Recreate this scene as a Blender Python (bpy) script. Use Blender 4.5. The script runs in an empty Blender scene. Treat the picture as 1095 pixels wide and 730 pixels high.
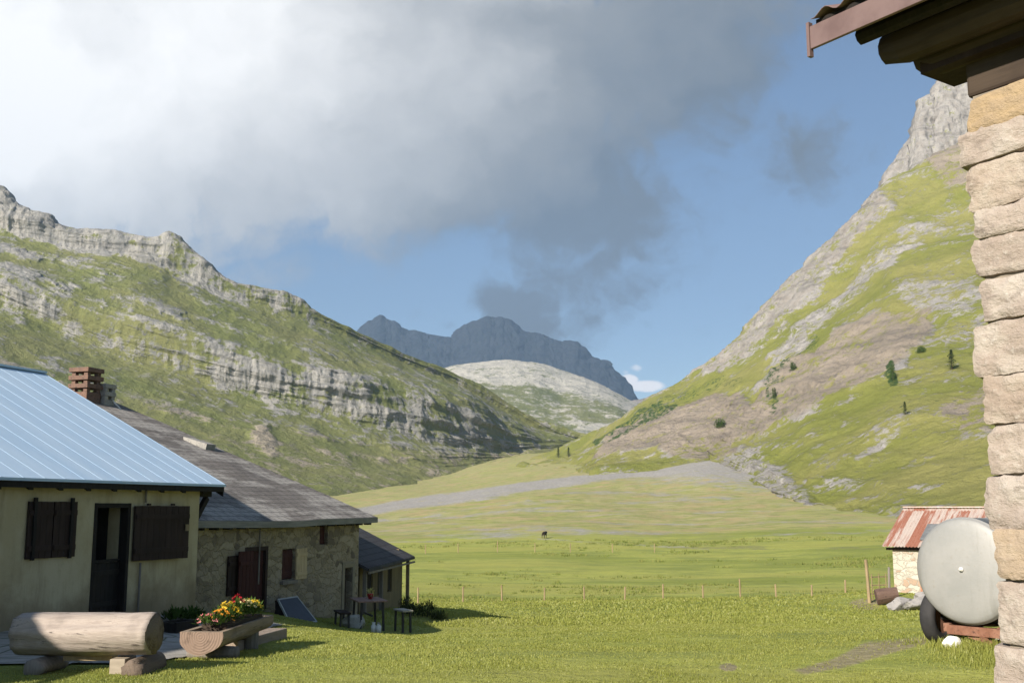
import bpy, bmesh, math, random
import numpy as np
from mathutils import Vector, Matrix
rnd = random.Random(7)
rng = np.random.default_rng(11)
C = bpy.context.scene.collection
SC = bpy.context.scene

# ------------------------------------------------------------------ camera
F = 1150.0; PT = math.radians(8.75); CZ = 1.7          # focal length in photo pixels, upward pitch, eye height
cam = bpy.data.cameras.new('camera')
cam.sensor_width = 36.0; cam.lens = 36.0 * F / 1095.0
cam.clip_start = 0.1; cam.clip_end = 40000
co = bpy.data.objects.new('camera', cam); C.objects.link(co)
co.location = (0, 0, CZ); co.rotation_euler = (math.pi / 2 + PT, 0, 0)
SC.camera = co

# ------------------------------------------------------------------ exposure, sun
SC.view_settings.view_transform = 'Standard'
SC.view_settings.look = 'None'
SC.view_settings.exposure = 1.32
SC.view_settings.gamma = 1.0
SC.cycles.use_denoising = True
SC.cycles.max_bounces = 6
SC.cycles.diffuse_bounces = 3
SC.cycles.volume_bounces = 1
SC.cycles.transparent_max_bounces = 12
SUN_EL = math.radians(27.0)
SH = Vector((-0.60, -0.80, 0)).normalized()           # horizontal direction towards the sun
SDIR = Vector((SH.x * math.cos(SUN_EL), SH.y * math.cos(SUN_EL), math.sin(SUN_EL)))
sl = bpy.data.lights.new('sun', 'SUN'); sl.energy = 5.0; sl.angle = math.radians(0.53); sl.color = (1.0, 0.93, 0.82)
so = bpy.data.objects.new('sun', sl); C.objects.link(so)
so.rotation_euler = SDIR.to_track_quat('Z', 'Y').to_euler()
so.location = (-50, -100, 80)


# ------------------------------------------------------------------ geometry of the view, used only to place things
def ray(px, py):
    x = px - 547.5; y = 365.0 - py
    return np.array([x, F * math.cos(PT) - y * math.sin(PT), F * math.sin(PT) + y * math.cos(PT)])
def P(px, py, Y):
    d = ray(px, py); return np.array([0, 0, CZ]) + d * (Y / d[1])
def Pv(px, py, Y):
    x = np.asarray(px, float) - 547.5; y = 365.0 - np.asarray(py, float)
    dy = F * math.cos(PT) - y * math.sin(PT); dz = F * math.sin(PT) + y * math.cos(PT)
    t = np.asarray(Y, float) / dy
    return np.stack([x * t, np.asarray(Y, float) + 0 * t, CZ + dz * t], -1)
def proj(p):
    X = p[..., 0]; Y = p[..., 1]; Z = p[..., 2] - CZ
    dep = np.maximum(Y * math.cos(PT) + Z * math.sin(PT), 0.05); up = -Y * math.sin(PT) + Z * math.cos(PT)
    return 547.5 + F * X / dep, 365.0 - F * up / dep
class Frame:
    def __init__(s, o, deg):
        s.o = np.array(o, float); a = math.radians(deg); s.rz = a
        s.n = np.array([math.cos(a), math.sin(a), 0]); s.u = np.array([-math.sin(a), math.cos(a), 0])
    def w(s, p): return s.o + s.n * p[0] + s.u * p[1] + np.array([0, 0, p[2]])
    def pl(s, px, py, axis, v):
        d = ray(px, py); c = np.array([0, 0, CZ]) - s.o
        ax = [s.n, s.u, np.array([0, 0, 1.0])][axis]; t = (v - c @ ax) / (d @ ax); p = c + d * t
        return np.array([p @ s.n, p @ s.u, p[2]])

# ------------------------------------------------------------------ noise in numpy
def _hash(ix, iy, iz, seed):
    with np.errstate(over='ignore'):
        h = (ix.astype(np.uint32) * np.uint32(374761393) + iy.astype(np.uint32) * np.uint32(668265263)
             + iz.astype(np.uint32) * np.uint32(2147483647) + np.uint32((seed * 144665) & 0xffffffff))
        h = (h ^ (h >> np.uint32(13))) * np.uint32(1274126177)
        h = (h ^ (h >> np.uint32(16))) * np.uint32(2246822519)
        h = h ^ (h >> np.uint32(15))
    return h.astype(np.float64) / 4294967295.0
def vnoise(x, y, z, seed=0):
    x, y, z = np.broadcast_arrays(np.asarray(x, float), np.asarray(y, float), np.asarray(z, float))
    fx = np.floor(x); fy = np.floor(y); fz = np.floor(z)
    tx = x - fx; ty = y - fy; tz = z - fz
    tx = tx * tx * tx * (tx * (tx * 6 - 15) + 10); ty = ty * ty * ty * (ty * (ty * 6 - 15) + 10); tz = tz * tz * tz * (tz * (tz * 6 - 15) + 10)
    ix = fx.astype(np.int64); iy = fy.astype(np.int64); iz = fz.astype(np.int64)
    r = 0
    for a in (0, 1):
        for b in (0, 1):
            for c in (0, 1):
                w = (tx if a else 1 - tx) * (ty if b else 1 - ty) * (tz if c else 1 - tz)
                r = r + w * _hash(ix + a, iy + b, iz + c, seed)
    return r * 2 - 1
def fbm(x, y, z, oct=5, seed=0, gain=.5, ridged=False):
    r = 0; a = 1; t = 0; f = 1.0
    for o in range(oct):
        n = vnoise(np.asarray(x) * f + 17.3 * o, np.asarray(y) * f - 9.1 * o, np.asarray(z) * f + 5.7 * o, seed + o)
        if ridged: n = 1 - 2 * np.abs(n)
        r = r + a * n; t += a; a *= gain; f *= 2.03
    return r / t
def sstep(a, b, x):
    t = np.clip((x - a) / (b - a), 0, 1); return t * t * (3 - 2 * t)
def seg_dist(x, y, pts):
    d = np.full(np.shape(x), 1e9)
    for (x0, y0), (x1, y1) in zip(pts[:-1], pts[1:]):
        vx, vy = x1 - x0, y1 - y0; L = vx * vx + vy * vy + 1e-9
        t = np.clip(((x - x0) * vx + (y - y0) * vy) / L, 0, 1)
        d = np.minimum(d, np.hypot(x - x0 - t * vx, y - y0 - t * vy))
    return d
def poly_sd(x, y, pts):                    # signed distance, positive inside
    d = seg_dist(x, y, pts + pts[:1]); ins = np.zeros(np.shape(x), bool)
    n = len(pts)
    for i in range(n):
        x0, y0 = pts[i]; x1, y1 = pts[(i + 1) % n]
        if y0 == y1: continue
        c = ((y0 > y) != (y1 > y)) & (x < (x1 - x0) * (y - y0) / (y1 - y0) + x0)
        ins ^= c
    return np.where(ins, d, -d)

# ------------------------------------------------------------------ node helpers
class NT:
    def __init__(s, tree): s.t = tree; s.k = 0
    def n(s, ty, ins=None, **props):
        nd = s.t.nodes.new(ty); nd.location = (s.k * 40 % 2000, -(s.k // 50) * 300); s.k += 1
        for k, v in props.items(): setattr(nd, k, v)
        for k, v in (ins or {}).items():
            sk = nd.inputs[k]
            if isinstance(v, bpy.types.NodeSocket): s.t.links.new(v, sk)
            else: sk.default_value = v
        return nd
    def math(s, op, a, b=0.0, c=None, clamp=False):
        ins = {0: a, 1: b}
        if c is not None: ins[2] = c
        return s.n('ShaderNodeMath', ins, operation=op, use_clamp=clamp).outputs[0]
    def mix(s, f, a, b):
        nd = s.t.nodes.new('ShaderNodeMix'); nd.data_type = 'RGBA'; s.k += 1
        for sk, v in ((nd.inputs[0], f), (nd.inputs[6], a), (nd.inputs[7], b)):
            if isinstance(v, bpy.types.NodeSocket): s.t.links.new(v, sk)
            else: sk.default_value = v if not isinstance(v, tuple) else (*v[:3], 1.0)
        return nd.outputs[2]
    def noise(s, vec, scale, detail=5, rough=.55, dist=0.0):
        return s.n('ShaderNodeTexNoise', {'Vector': vec, 'Scale': scale, 'Detail': detail, 'Roughness': rough, 'Distortion': dist}).outputs[0]
    def step(s, x, a, b):
        nd = s.n('ShaderNodeMapRange', {0: x, 1: a, 2: b, 3: 0.0, 4: 1.0}, interpolation_type='SMOOTHSTEP'); return nd.outputs[0]
    def scalev(s, vec, sc):
        return s.n('ShaderNodeVectorMath', {0: vec, 1: sc}, operation='MULTIPLY').outputs[0]
    def attr(s, name): return s.n('ShaderNodeAttribute', attribute_name=name).outputs['Fac']
    def obj(s): return s.n('ShaderNodeTexCoord').outputs['Object']
    def pos(s): return s.n('ShaderNodeNewGeometry').outputs['Position']
    def bump(s, h, strength, dist, normal=None):
        ins = {'Height': h, 'Strength': strength, 'Distance': dist}
        if normal is not None: ins['Normal'] = normal
        return s.n('ShaderNodeBump', ins).outputs[0]
def new_mat(name):
    m = bpy.data.materials.new(name); m.use_nodes = True
    t = m.node_tree; t.nodes.clear(); k = NT(t)
    out = k.n('ShaderNodeOutputMaterial')
    return m, k, out
def finish(m, k, out, col, rough=.85, normal=None, spec=.3, metal=0.0, extra=None):
    ins = {'Base Color': col if isinstance(col, bpy.types.NodeSocket) else (*col[:3], 1.0), 'Roughness': rough, 'Specular IOR Level': spec, 'Metallic': metal}
    if normal is not None: ins['Normal'] = normal
    ins.update(extra or {})
    b = k.n('ShaderNodeBsdfPrincipled', ins)
    k.t.links.new(b.outputs[0], out.inputs[0]); return m
def noisy(name, cols, scale=4.0, rough=.85, bump=.3, bdist=.02, stretch=(1, 1, 1), spec=.3, fine=6.0, metal=0.0, detail=6):
    """a surface mottled between three colours, rough on two scales"""
    m, k, out = new_mat(name)
    v = k.scalev(k.obj(), stretch)
    a = k.noise(v, scale, detail); b = k.noise(v, scale * fine, 4, .6)
    c = k.mix(k.step(a, .36, .64), cols[0], cols[1])
    if len(cols) > 2: c = k.mix(k.step(b, .5, .72), c, cols[2])
    h = k.math('ADD', k.math('MULTIPLY', a, .6), k.math('MULTIPLY', b, .4))
    return finish(m, k, out, c, rough, k.bump(h, bump, bdist) if bump else None, spec, metal)

# ------------------------------------------------------------------ sky
def uvdir(px, py):
    d = ray(px, py); return d[0] / d[1], d[2] / d[1]
world = bpy.data.worlds.new('World'); SC.world = world; world.use_nodes = True
wt = world.node_tree; wt.nodes.clear(); w = NT(wt)
wout = w.n('ShaderNodeOutputWorld')
sky = w.n('ShaderNodeTexSky', sky_type='NISHITA', sun_disc=False, sun_elevation=SUN_EL,
          sun_rotation=math.atan2(SH.x, SH.y), altitude=1800.0, air_density=1.0, dust_density=0.6, ozone_density=1.0)
gen = w.n('ShaderNodeTexCoord').outputs['Generated']
sx = w.n('ShaderNodeSeparateXYZ', {0: gen})
ay = w.math('MAXIMUM', w.math('ABSOLUTE', sx.outputs[1]), .08)
U0 = w.math('DIVIDE', sx.outputs[0], ay); V0 = w.math('DIVIDE', sx.outputs[2], ay)
uv0 = w.n('ShaderNodeCombineXYZ', {0: U0, 1: V0, 2: 0.0}).outputs[0]
warp = w.n('ShaderNodeTexNoise', {'Vector': uv0, 'Scale': 10.0, 'Detail': 6.0, 'Roughness': .6}).outputs['Color']
wv = w.n('ShaderNodeVectorMath', {0: warp, 1: (.5, .5, .5)}, operation='SUBTRACT').outputs[0]
uvw = w.n('ShaderNodeVectorMath', {0: wv, 1: (.12, .08, 0), 2: uv0}, operation='MULTIPLY_ADD').outputs[0]
su = w.n('ShaderNodeSeparateXYZ', {0: uvw}); U = su.outputs[0]; V = su.outputs[1]
def blob(px, py, rx, ry, rot=0.0, a=1.0, U=None, V=None, inner=.35):
    u, v = uvdir(px, py); s = 1150.0; c, sn = math.cos(math.radians(rot)), math.sin(math.radians(rot))
    du = w.math('SUBTRACT', U, u); dv = w.math('SUBTRACT', V, v)
    p = w.math('MULTIPLY_ADD', du, c * s / rx, w.math('MULTIPLY', dv, sn * s / rx))
    q = w.math('MULTIPLY_ADD', du, -sn * s / ry, w.math('MULTIPLY', dv, c * s / ry))
    r = w.math('SQRT', w.math('MULTIPLY_ADD', p, p, w.math('MULTIPLY', q, q)))
    m = w.n('ShaderNodeMapRange', {0: r, 1: inner, 2: 1.15, 3: a, 4: 0.0}, interpolation_type='SMOOTHSTEP').outputs[0]
    return m
def union(ms):
    r = ms[0]
    for m in ms[1:]: r = w.math('MAXIMUM', r, m)
    return r
big = union([blob(120, 40, 560, 300, 0, 1, U, V, .6), blob(470, 100, 330, 215, 8, 1, U, V, .5), blob(600, 190, 165, 150, 55, .95, U, V, .25),
             blob(595, 300, 115, 110, 0, .78, U, V, .1), blob(645, 225, 150, 105, 20, .88, U, V, .15), blob(675, 310, 85, 60, 30, .78, U, V, .0), blob(710, 50, 260, 150, 15, 1.0, U, V, .2),
             blob(848, 152, 125, 105, -40, .86, U, V, .0), blob(760, 130, 90, 60, 10, .55, U, V, .0), blob(680, 345, 45, 26, 20, .66, U, V, .0),
             blob(640, 280, 100, 48, 30, .8, U, V, .1), blob(720, 225, 100, 70, 40, .58, U, V, .0), blob(700, 255, 60, 30, 50, .6, U, V, .0),
             blob(440, 330, 26, 20, 20, .45, U, V, .0), blob(560, 345, 80, 36, -8, .9, U, V, .2), blob(420, 262, 120, 30, 0, .6, U, V, .1),
             blob(470, 347, 26, 10, 0, .5, U, V, .0), blob(300, 285, 120, 40, 0, .55, U, V, .1), blob(555, 326, 90, 46, 0, .95, U, V, .0)])
n1 = w.noise(uvw, 9.0, 9.0, .62)
n2 = w.noise(uv0, 26.0, 6.0, .6)
dens = w.math('ADD', w.math('MULTIPLY', big, w.math('MULTIPLY_ADD', w.math('MULTIPLY', big, big), .55, .78)), w.math('MULTIPLY', w.math('SUBTRACT', n1, .5), 1.75))
dens = w.math('ADD', dens, w.math('MULTIPLY', w.math('SUBTRACT', n2, .5), .5))
n3 = w.noise(uvw, 20.0, 9.0, .66)
dens = w.math('ADD', dens, w.math('MULTIPLY', w.math('SUBTRACT', n3, .5), 1.5))
alpha = w.step(dens, .14, 1.02)
cum = union([blob(690, 413, 30, 9, 0, 1, U0, V0, .2), blob(672, 406, 16, 9, 0, 1, U0, V0, .2), blob(681, 393, 13, 8, 0, .6, U0, V0, .1),
             blob(668, 398, 9, 6, 0, .5, U0, V0, .1)])
cumA = w.step(w.math('ADD', cum, w.math('MULTIPLY', w.math('SUBTRACT', n2, .5), 1.3)), .3, .75)
# light of the cloud: thin and bright to the upper left, thick and grey to the right and below
lum = union([blob(90, 60, 740, 430, 0, 1, U, V, .05), blob(20, 140, 260, 170, 0, 1.0, U, V, .1), blob(420, -90, 420, 230, 0, .95, U, V, .0)])
lum = w.math('ADD', lum, w.math('MULTIPLY', w.math('SUBTRACT', w.noise(uvw, 4.5, 10.0, .58), .5), .85))
lum = w.math('SUBTRACT', lum, union([blob(600, 260, 240, 170, 20, .22, U, V, .1), blob(848, 152, 120, 100, 0, .45, U, V, .2)]))
ramp = w.n('ShaderNodeValToRGB', {0: lum})
el = ramp.color_ramp.elements
el[0].position = .0; el[0].color = (.122, .143, .166, 1)
el[1].position = 1.0; el[1].color = (.90, .88, .85, 1)
e = el.new(.30); e.color = (.250, .258, .260, 1)
e = el.new(.62); e.color = (.50, .495, .485, 1)
bsky = w.n('ShaderNodeBackground', {'Color': sky.outputs[0], 'Strength': .047})
bcl = w.n('ShaderNodeBackground', {'Color': ramp.outputs[0], 'Strength': .58})
bcu = w.n('ShaderNodeBackground', {'Color': (.80, .79, .80, 1), 'Strength': .62})
m1 = w.n('ShaderNodeMixShader', {0: cumA, 1: bsky.outputs[0], 2: bcu.outputs[0]})
fr = w.step(sx.outputs[1], -.02, .2)
m2 = w.n('ShaderNodeMixShader', {0: w.math('MULTIPLY', w.math('MULTIPLY', alpha, .97), fr), 1: m1.outputs[0], 2: bcl.outputs[0]})
wt.links.new(m2.outputs[0], wout.inputs[0])

# ------------------------------------------------------------------ object helpers
def thing(name, label, cat, loc=(0, 0, 0), rz=0.0, group=None):
    o = bpy.data.objects.new(name, None); C.objects.link(o)
    o.empty_display_size = .2
    o.location = loc; o.rotation_euler = (0, 0, rz); o['label'] = label; o['category'] = cat
    if group: o['group'] = group
    return o
def tag(o, label, cat, group=None):
    o['label'] = label; o['category'] = cat
    if group: o['group'] = group
    return o
def link_mesh(name, me, mats, parent=None):
    o = bpy.data.objects.new(name, me); C.objects.link(o)
    for m in (mats if isinstance(mats, (list, tuple)) else [mats]): me.materials.append(m)
    if parent: o.parent = parent
    return o
def copy_tree(o, parent=None):
    c = o.copy(); C.objects.link(c)
    if parent: c.parent = parent
    for ch in list(o.children): copy_tree(ch, c)
    return c
class MB:
    """collects boxes, bars, tubes and sheets into one mesh"""
    def __init__(s): s.v = []; s.f = []; s.mi = []
    def add(s, vs, fs, m=0):
        b = len(s.v); s.v += [tuple(map(float, p)) for p in vs]; s.f += [tuple(b + i for i in f) for f in fs]; s.mi += [m] * len(fs); return s
    def hexa(s, p, m=0):      # 8 corners: bottom ring 0-3, top ring 4-7
        return s.add(p, [(3, 2, 1, 0), (4, 5, 6, 7), (0, 1, 5, 4), (1, 2, 6, 5), (2, 3, 7, 6), (3, 0, 4, 7)], m)
    def box(s, x0, x1, y0, y1, z0, z1, m=0):
        return s.hexa([(x0, y0, z0), (x1, y0, z0), (x1, y1, z0), (x0, y1, z0), (x0, y0, z1), (x1, y0, z1), (x1, y1, z1), (x0, y1, z1)], m)
    def bar(s, a, b, wd, ht, m=0, up=(0, 0, 1)):
        a = Vector(a); b = Vector(b); d = (b - a).normalized(); upv = Vector(up)
        if abs(d.dot(upv)) > .98: upv = Vector((1, 0, 0))
        r = d.cross(upv).normalized() * wd / 2; t = r.cross(d).normalized() * ht / 2
        return s.hexa([a - r - t, a + r - t, a + r + t, a - r + t, b - r - t, b + r - t, b + r + t, b - r + t], m)
    def tube(s, pts, radii, seg=10, m=0, wob=0.0, cap=True, seed=0):
        rr = random.Random(seed); base = len(s.v); P_ = [Vector(p) for p in pts]
        if not isinstance(radii, (list, tuple)): radii = [radii] * len(P_)
        for i, p in enumerate(P_):
            d = (P_[min(i + 1, len(P_) - 1)] - P_[max(i - 1, 0)]).normalized()
            up = Vector((0, 0, 1)) if abs(d.z) < .9 else Vector((1, 0, 0))
            r = d.cross(up).normalized(); t = r.cross(d).normalized()
            for k in range(seg):
                a = 2 * math.pi * k / seg; q = radii[i] * (1 + wob * (rr.random() - .5))
                s.v.append(tuple(p + r * (math.cos(a) * q) + t * (math.sin(a) * q)))
        for i in range(len(P_) - 1):
            for k in range(seg):
                a = base + i * seg + k; b2 = base + i * seg + (k + 1) % seg
                s.f.append((a, b2, b2 + seg, a + seg)); s.mi.append(m)
        if cap:
            s.f.append(tuple(base + k for k in range(seg))[::-1]); s.mi.append(m)
            s.f.append(tuple(base + (len(P_) - 1) * seg + k for k in range(seg))); s.mi.append(m)
        return s
    def build(s, name, mats, parent=None, smooth=False, bevel=0.0, loc=None, rot=None):
        me = bpy.data.meshes.new(name); me.from_pydata(s.v, [], s.f); me.update()
        me.polygons.foreach_set('material_index', s.mi)
        if smooth: me.polygons.foreach_set('use_smooth', [True] * len(s.f))
        bm = bmesh.new(); bm.from_mesh(me); bmesh.ops.recalc_face_normals(bm, faces=bm.faces); bm.to_mesh(me); bm.free()
        o = link_mesh(name, me, mats, parent)
        if loc is not None: o.location = loc
        if rot is not None: o.rotation_euler = rot
        if bevel:
            b = o.modifiers.new('bevel', 'BEVEL'); b.width = bevel; b.segments = 2; b.limit_method = 'ANGLE'
        return o
def fast_mesh(name, V, Fq, attrs=None, smooth=True, tri=False):
    me = bpy.data.meshes.new(name); V = np.asarray(V, np.float32).reshape(-1, 3); Fq = np.asarray(Fq, np.int32)
    k = Fq.shape[1]
    me.vertices.add(len(V)); me.vertices.foreach_set('co', V.ravel())
    me.loops.add(Fq.size); me.loops.foreach_set('vertex_index', Fq.ravel())
    me.polygons.add(len(Fq)); me.polygons.foreach_set('loop_start', np.arange(len(Fq), dtype=np.int32) * k)
    me.polygons.foreach_set('loop_total', np.full(len(Fq), k, np.int32))
    me.update(calc_edges=True)
    if smooth: me.polygons.foreach_set('use_smooth', np.ones(len(Fq), bool))
    for a, val in (attrs or {}).items():
        at = me.attributes.new(a, 'FLOAT', 'POINT'); at.data.foreach_set('value', np.asarray(val, np.float32).ravel())
    me.validate(); return me
def grid_faces(ny, nx, closed=False):
    i = np.arange(ny - 1)[:, None]; j = np.arange(nx if closed else nx - 1)[None, :]
    j2 = (j + 1) % nx
    return np.stack([i * nx + j, i * nx + j2, (i + 1) * nx + j2, (i + 1) * nx + j], -1).reshape(-1, 4)
def structure(name, me, mats, kind='structure'):
    o = link_mesh(name, me, mats); o['kind'] = kind; return o

# ------------------------------------------------------------------ ground height: one smooth surface through measured points
GC = [(0, 0, 0), (-4, 2, 0), (4, 2, 0), (-3, 11.5, 0), (0, 12, 0), (3.5, 12, -.02), (5.2, 13.2, .02), (7.5, 12, .08), (-5.2, 11.5, 0), (-4.2, 14, -.12),
      (-6, 17, -.16), (-5.8, 20.6, -.27), (-9.5, 14, -.1), (-12, 20, -.1), (0, 20, -.55), (4, 20, -.48), (8, 20, -.35), (-6.2, 22.6, -.46), (-5.5, 24.8, -.62),
      (-4.7, 26.7, -.98), (-3.7, 29.5, -1.2), (-2.75, 27, -1.26), (-3.4, 24, -.98), (0, 27, -1.2), (-2.9, 36, -1.55), (0, 38, -2.0), (-3, 48, -2.6),
      (0, 55, -3.0), (0, 75, -4.6), (0, 95, -6.0), (0, 120, -6.2), (0, 150, -5.6), (0, 200, -4.6), (12, 38, -1.98), (10, 30, -1.42), (14.5, 45, -2.42), (16.5, 46, -2.38), (15, 33, -1.6), (17, 50, -2.08), (22, 49, -2.0),
      (10, 55, -2.8), (20, 62, -3.4), (22, 75, -4.6), (30, 100, -5.6), (60, 120, -5.0), (60, 200, -3.6), (-12, 36, -1.2), (-20, 40, -.5), (-30, 100, -5),
      (-60, 150, -4), (-80, 200, -3), (-14, 30, -.6), (15, 20, -.1), (15, 8, .1), (20, 0, .3), (-20, 0, .2), (-20, 14, .1), (0, -20, 0), (20, -20, .5),
      (-20, -20, .4), (0, -200, 6), (-150, -80, 8), (150, -80, 10), (30, 30, -.2), (50, 50, -.5), (-60, 60, 0), (0, -1500, 40), (-900, -300, 60), (900, -300, 60)]
for px, py, Y in [(395, 546, 400), (540, 521, 480), (480, 530, 480), (640, 508, 490), (700, 519, 410), (760, 491, 500), (870, 541, 300), (1000, 562, 220),
                  (560, 496, 820), (400, 527, 660), (480, 508, 880), (1300, 575, 170), (-100, 545, 350), (200, 543, 480), (700, 545, 300), (560, 545, 300), (800, 530, 350),
                  (600, 487, 900), (200, 530, 900), (620, 500, 620), (700, 560, 250), (850, 560, 235), (500, 560, 260), (1100, 570, 190), (520, 480, 1500), (200, 500, 1700), (900, 520, 1400),
                  (-600, 540, 500), (1700, 560, 200)]:
    GC.append(tuple(P(px, py, Y)))
GC = np.array(GC)
def gwarp(x, y):
    r = np.hypot(x, y) + 1e-6; s = np.arcsinh(r / 8.0) / r; return np.stack([x * s, y * s], -1)
def tpsk(d): return np.where(d > 1e-9, d * d * np.log(d + 1e-12), 0.0)
_Q = gwarp(GC[:, 0], GC[:, 1]); _n = len(_Q)
_K = tpsk(np.linalg.norm(_Q[:, None] - _Q[None], axis=-1)) + np.eye(_n) * 1e-4
_A = np.block([[_K, np.c_[np.ones(_n), _Q]], [np.c_[np.ones(_n), _Q].T, np.zeros((3, 3))]])
_S = np.linalg.solve(_A, np.r_[GC[:, 2], 0, 0, 0])
def gz(x, y, rough=True):
    x = np.asarray(x, float); y = np.asarray(y, float); sh = x.shape; x = x.ravel(); y = y.ravel(); out = np.empty(len(x))
    for i in range(0, len(x), 60000):
        q = gwarp(x[i:i + 60000], y[i:i + 60000])
        out[i:i + 60000] = tpsk(np.linalg.norm(q[:, None] - _Q[None], axis=-1)) @ _S[:_n] + _S[_n] + q @ _S[_n + 1:]
    if rough:
        r = np.hypot(x, y); a = sstep(20, 120, r)
        out = out + .035 * fbm(x / 2.1, y / 2.1, 0, 3, 5) * sstep(5, 12, r) + a * .35 * fbm(x / 17, y / 17, 3, 4, 6) + sstep(170, 280, r) * .75 * fbm(x / 14, y / 14, 7, 5, 9, .6) + sstep(150, 500, r) * 1.6 * fbm(x / 70, y / 70, 1, 4, 8)
    return out.reshape(sh)
def g1(x, y): return float(gz(np.array([x]), np.array([y]))[0])

# house frames (local x = out of the front wall, local y = along the wall away from the viewer)
H1 = Frame((*P(208, 655, 21)[:2], -.14), -19)
H2 = Frame(P(382, 660, 29.5), -19)

# ------------------------------------------------------------------ ground sheet
th = np.concatenate([np.linspace(-math.pi, -.62, 120, endpoint=False), np.linspace(-.62, .62, 620, endpoint=False), np.linspace(.62, math.pi, 120, endpoint=False)])
rr_ = np.concatenate([[.05], np.geomspace(.8, 3500, 520)])
TH, RR = np.meshgrid(th, rr_)
gx = RR * np.sin(TH); gy = RR * np.cos(TH); gzz = gz(gx, gy)
GP = np.stack([gx, gy, gzz], -1)
ppx, ppy = proj(GP); front = (gy > 1)
nz = lambda s, k=0: fbm(gx / s, gy / s, k, 4, 21 + k)
jx = ppx + 10 * nz(26, 1); jy = ppy + 2.0 * nz(22, 2)
track = 1.15 * sstep(8, 2, np.abs(jy - np.interp(ppx, [380, 420, 480, 560, 640, 700, 760], [549, 541, 533, 521, 509, 503, 494])) - np.interp(ppx, [380, 480, 640, 760], [0, 1, 0, 3])) * (ppx > 370) * (ppx < 780) * front * (RR > 250)
fan = sstep(-15, 26, poly_sd(jx, jy, [(640, 506), (700, 486), (770, 480), (835, 500), (880, 528), (850, 534), (800, 528), (740, 522), (680, 520)])) * front * (RR > 200)
fan = np.maximum(fan, .75 * sstep(-4, 8, poly_sd(jx, jy, [(800, 512), (850, 520), (905, 545), (870, 541)])) * front * (RR > 150))
pale = .60 * sstep(-.02, .40, fbm(gx / 28, gy / 9, 2, 5, 41)) * sstep(170, 215, RR) * sstep(520, 380, RR) * front
bank = .55 * sstep(4.5, 1.0, np.abs(jy - 585.5)) * sstep(640, 740, ppx) * sstep(990, 930, ppx) * front * (RR > 90) * sstep(-.25, .1, nz(12, 5))
bank = np.maximum(bank, .55 * sstep(3, .5, np.abs(jy - 587)) * (ppx > 420) * front * (RR > 90) * sstep(-.1, .35, nz(14, 6)))
path = .5 * np.maximum(sstep(2.2, .6, seg_dist(jx * 1.0, jy, [(395, 555), (480, 560), (560, 573), (640, 580), (760, 587)])) * front * (RR > 120), 0)
bare = sstep(-2, 6, poly_sd(jx, jy, [(890, 702), (925, 684), (1000, 676), (1003, 688), (950, 702), (905, 716), (860, 724), (840, 716)])) * .75 * front * (RR < 25)
bare = np.maximum(bare, sstep(7, 2, np.hypot((ppx - 779) / 2.2, ppy - 713)) * front * (RR < 20) * .9)
bare = np.maximum(bare, sstep(10, 3, np.hypot((ppx - 925) / 2.6, ppy - 646)) * front * (RR > 25) * (RR < 70) * .95)
gravel = np.clip(np.maximum.reduce([track, fan, pale, path]), 0, 1)
dry = sstep(170, 260, RR) * .8 * front + .25 * nz(40, 7) * (RR > 60) + .5 * bare
patch = fbm(gx / 6, gy / 2.2, 0, 4, 61) * sstep(60, 20, RR) + fbm(gx / 30, gy / 9, 0, 4, 62) * sstep(20, 60, RR)
me = fast_mesh('ground', GP, grid_faces(len(rr_), len(th), True)[:, ::-1], {'gravel': gravel, 'dry': dry, 'bank': bank, 'bare': bare, 'patch': patch})

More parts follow.
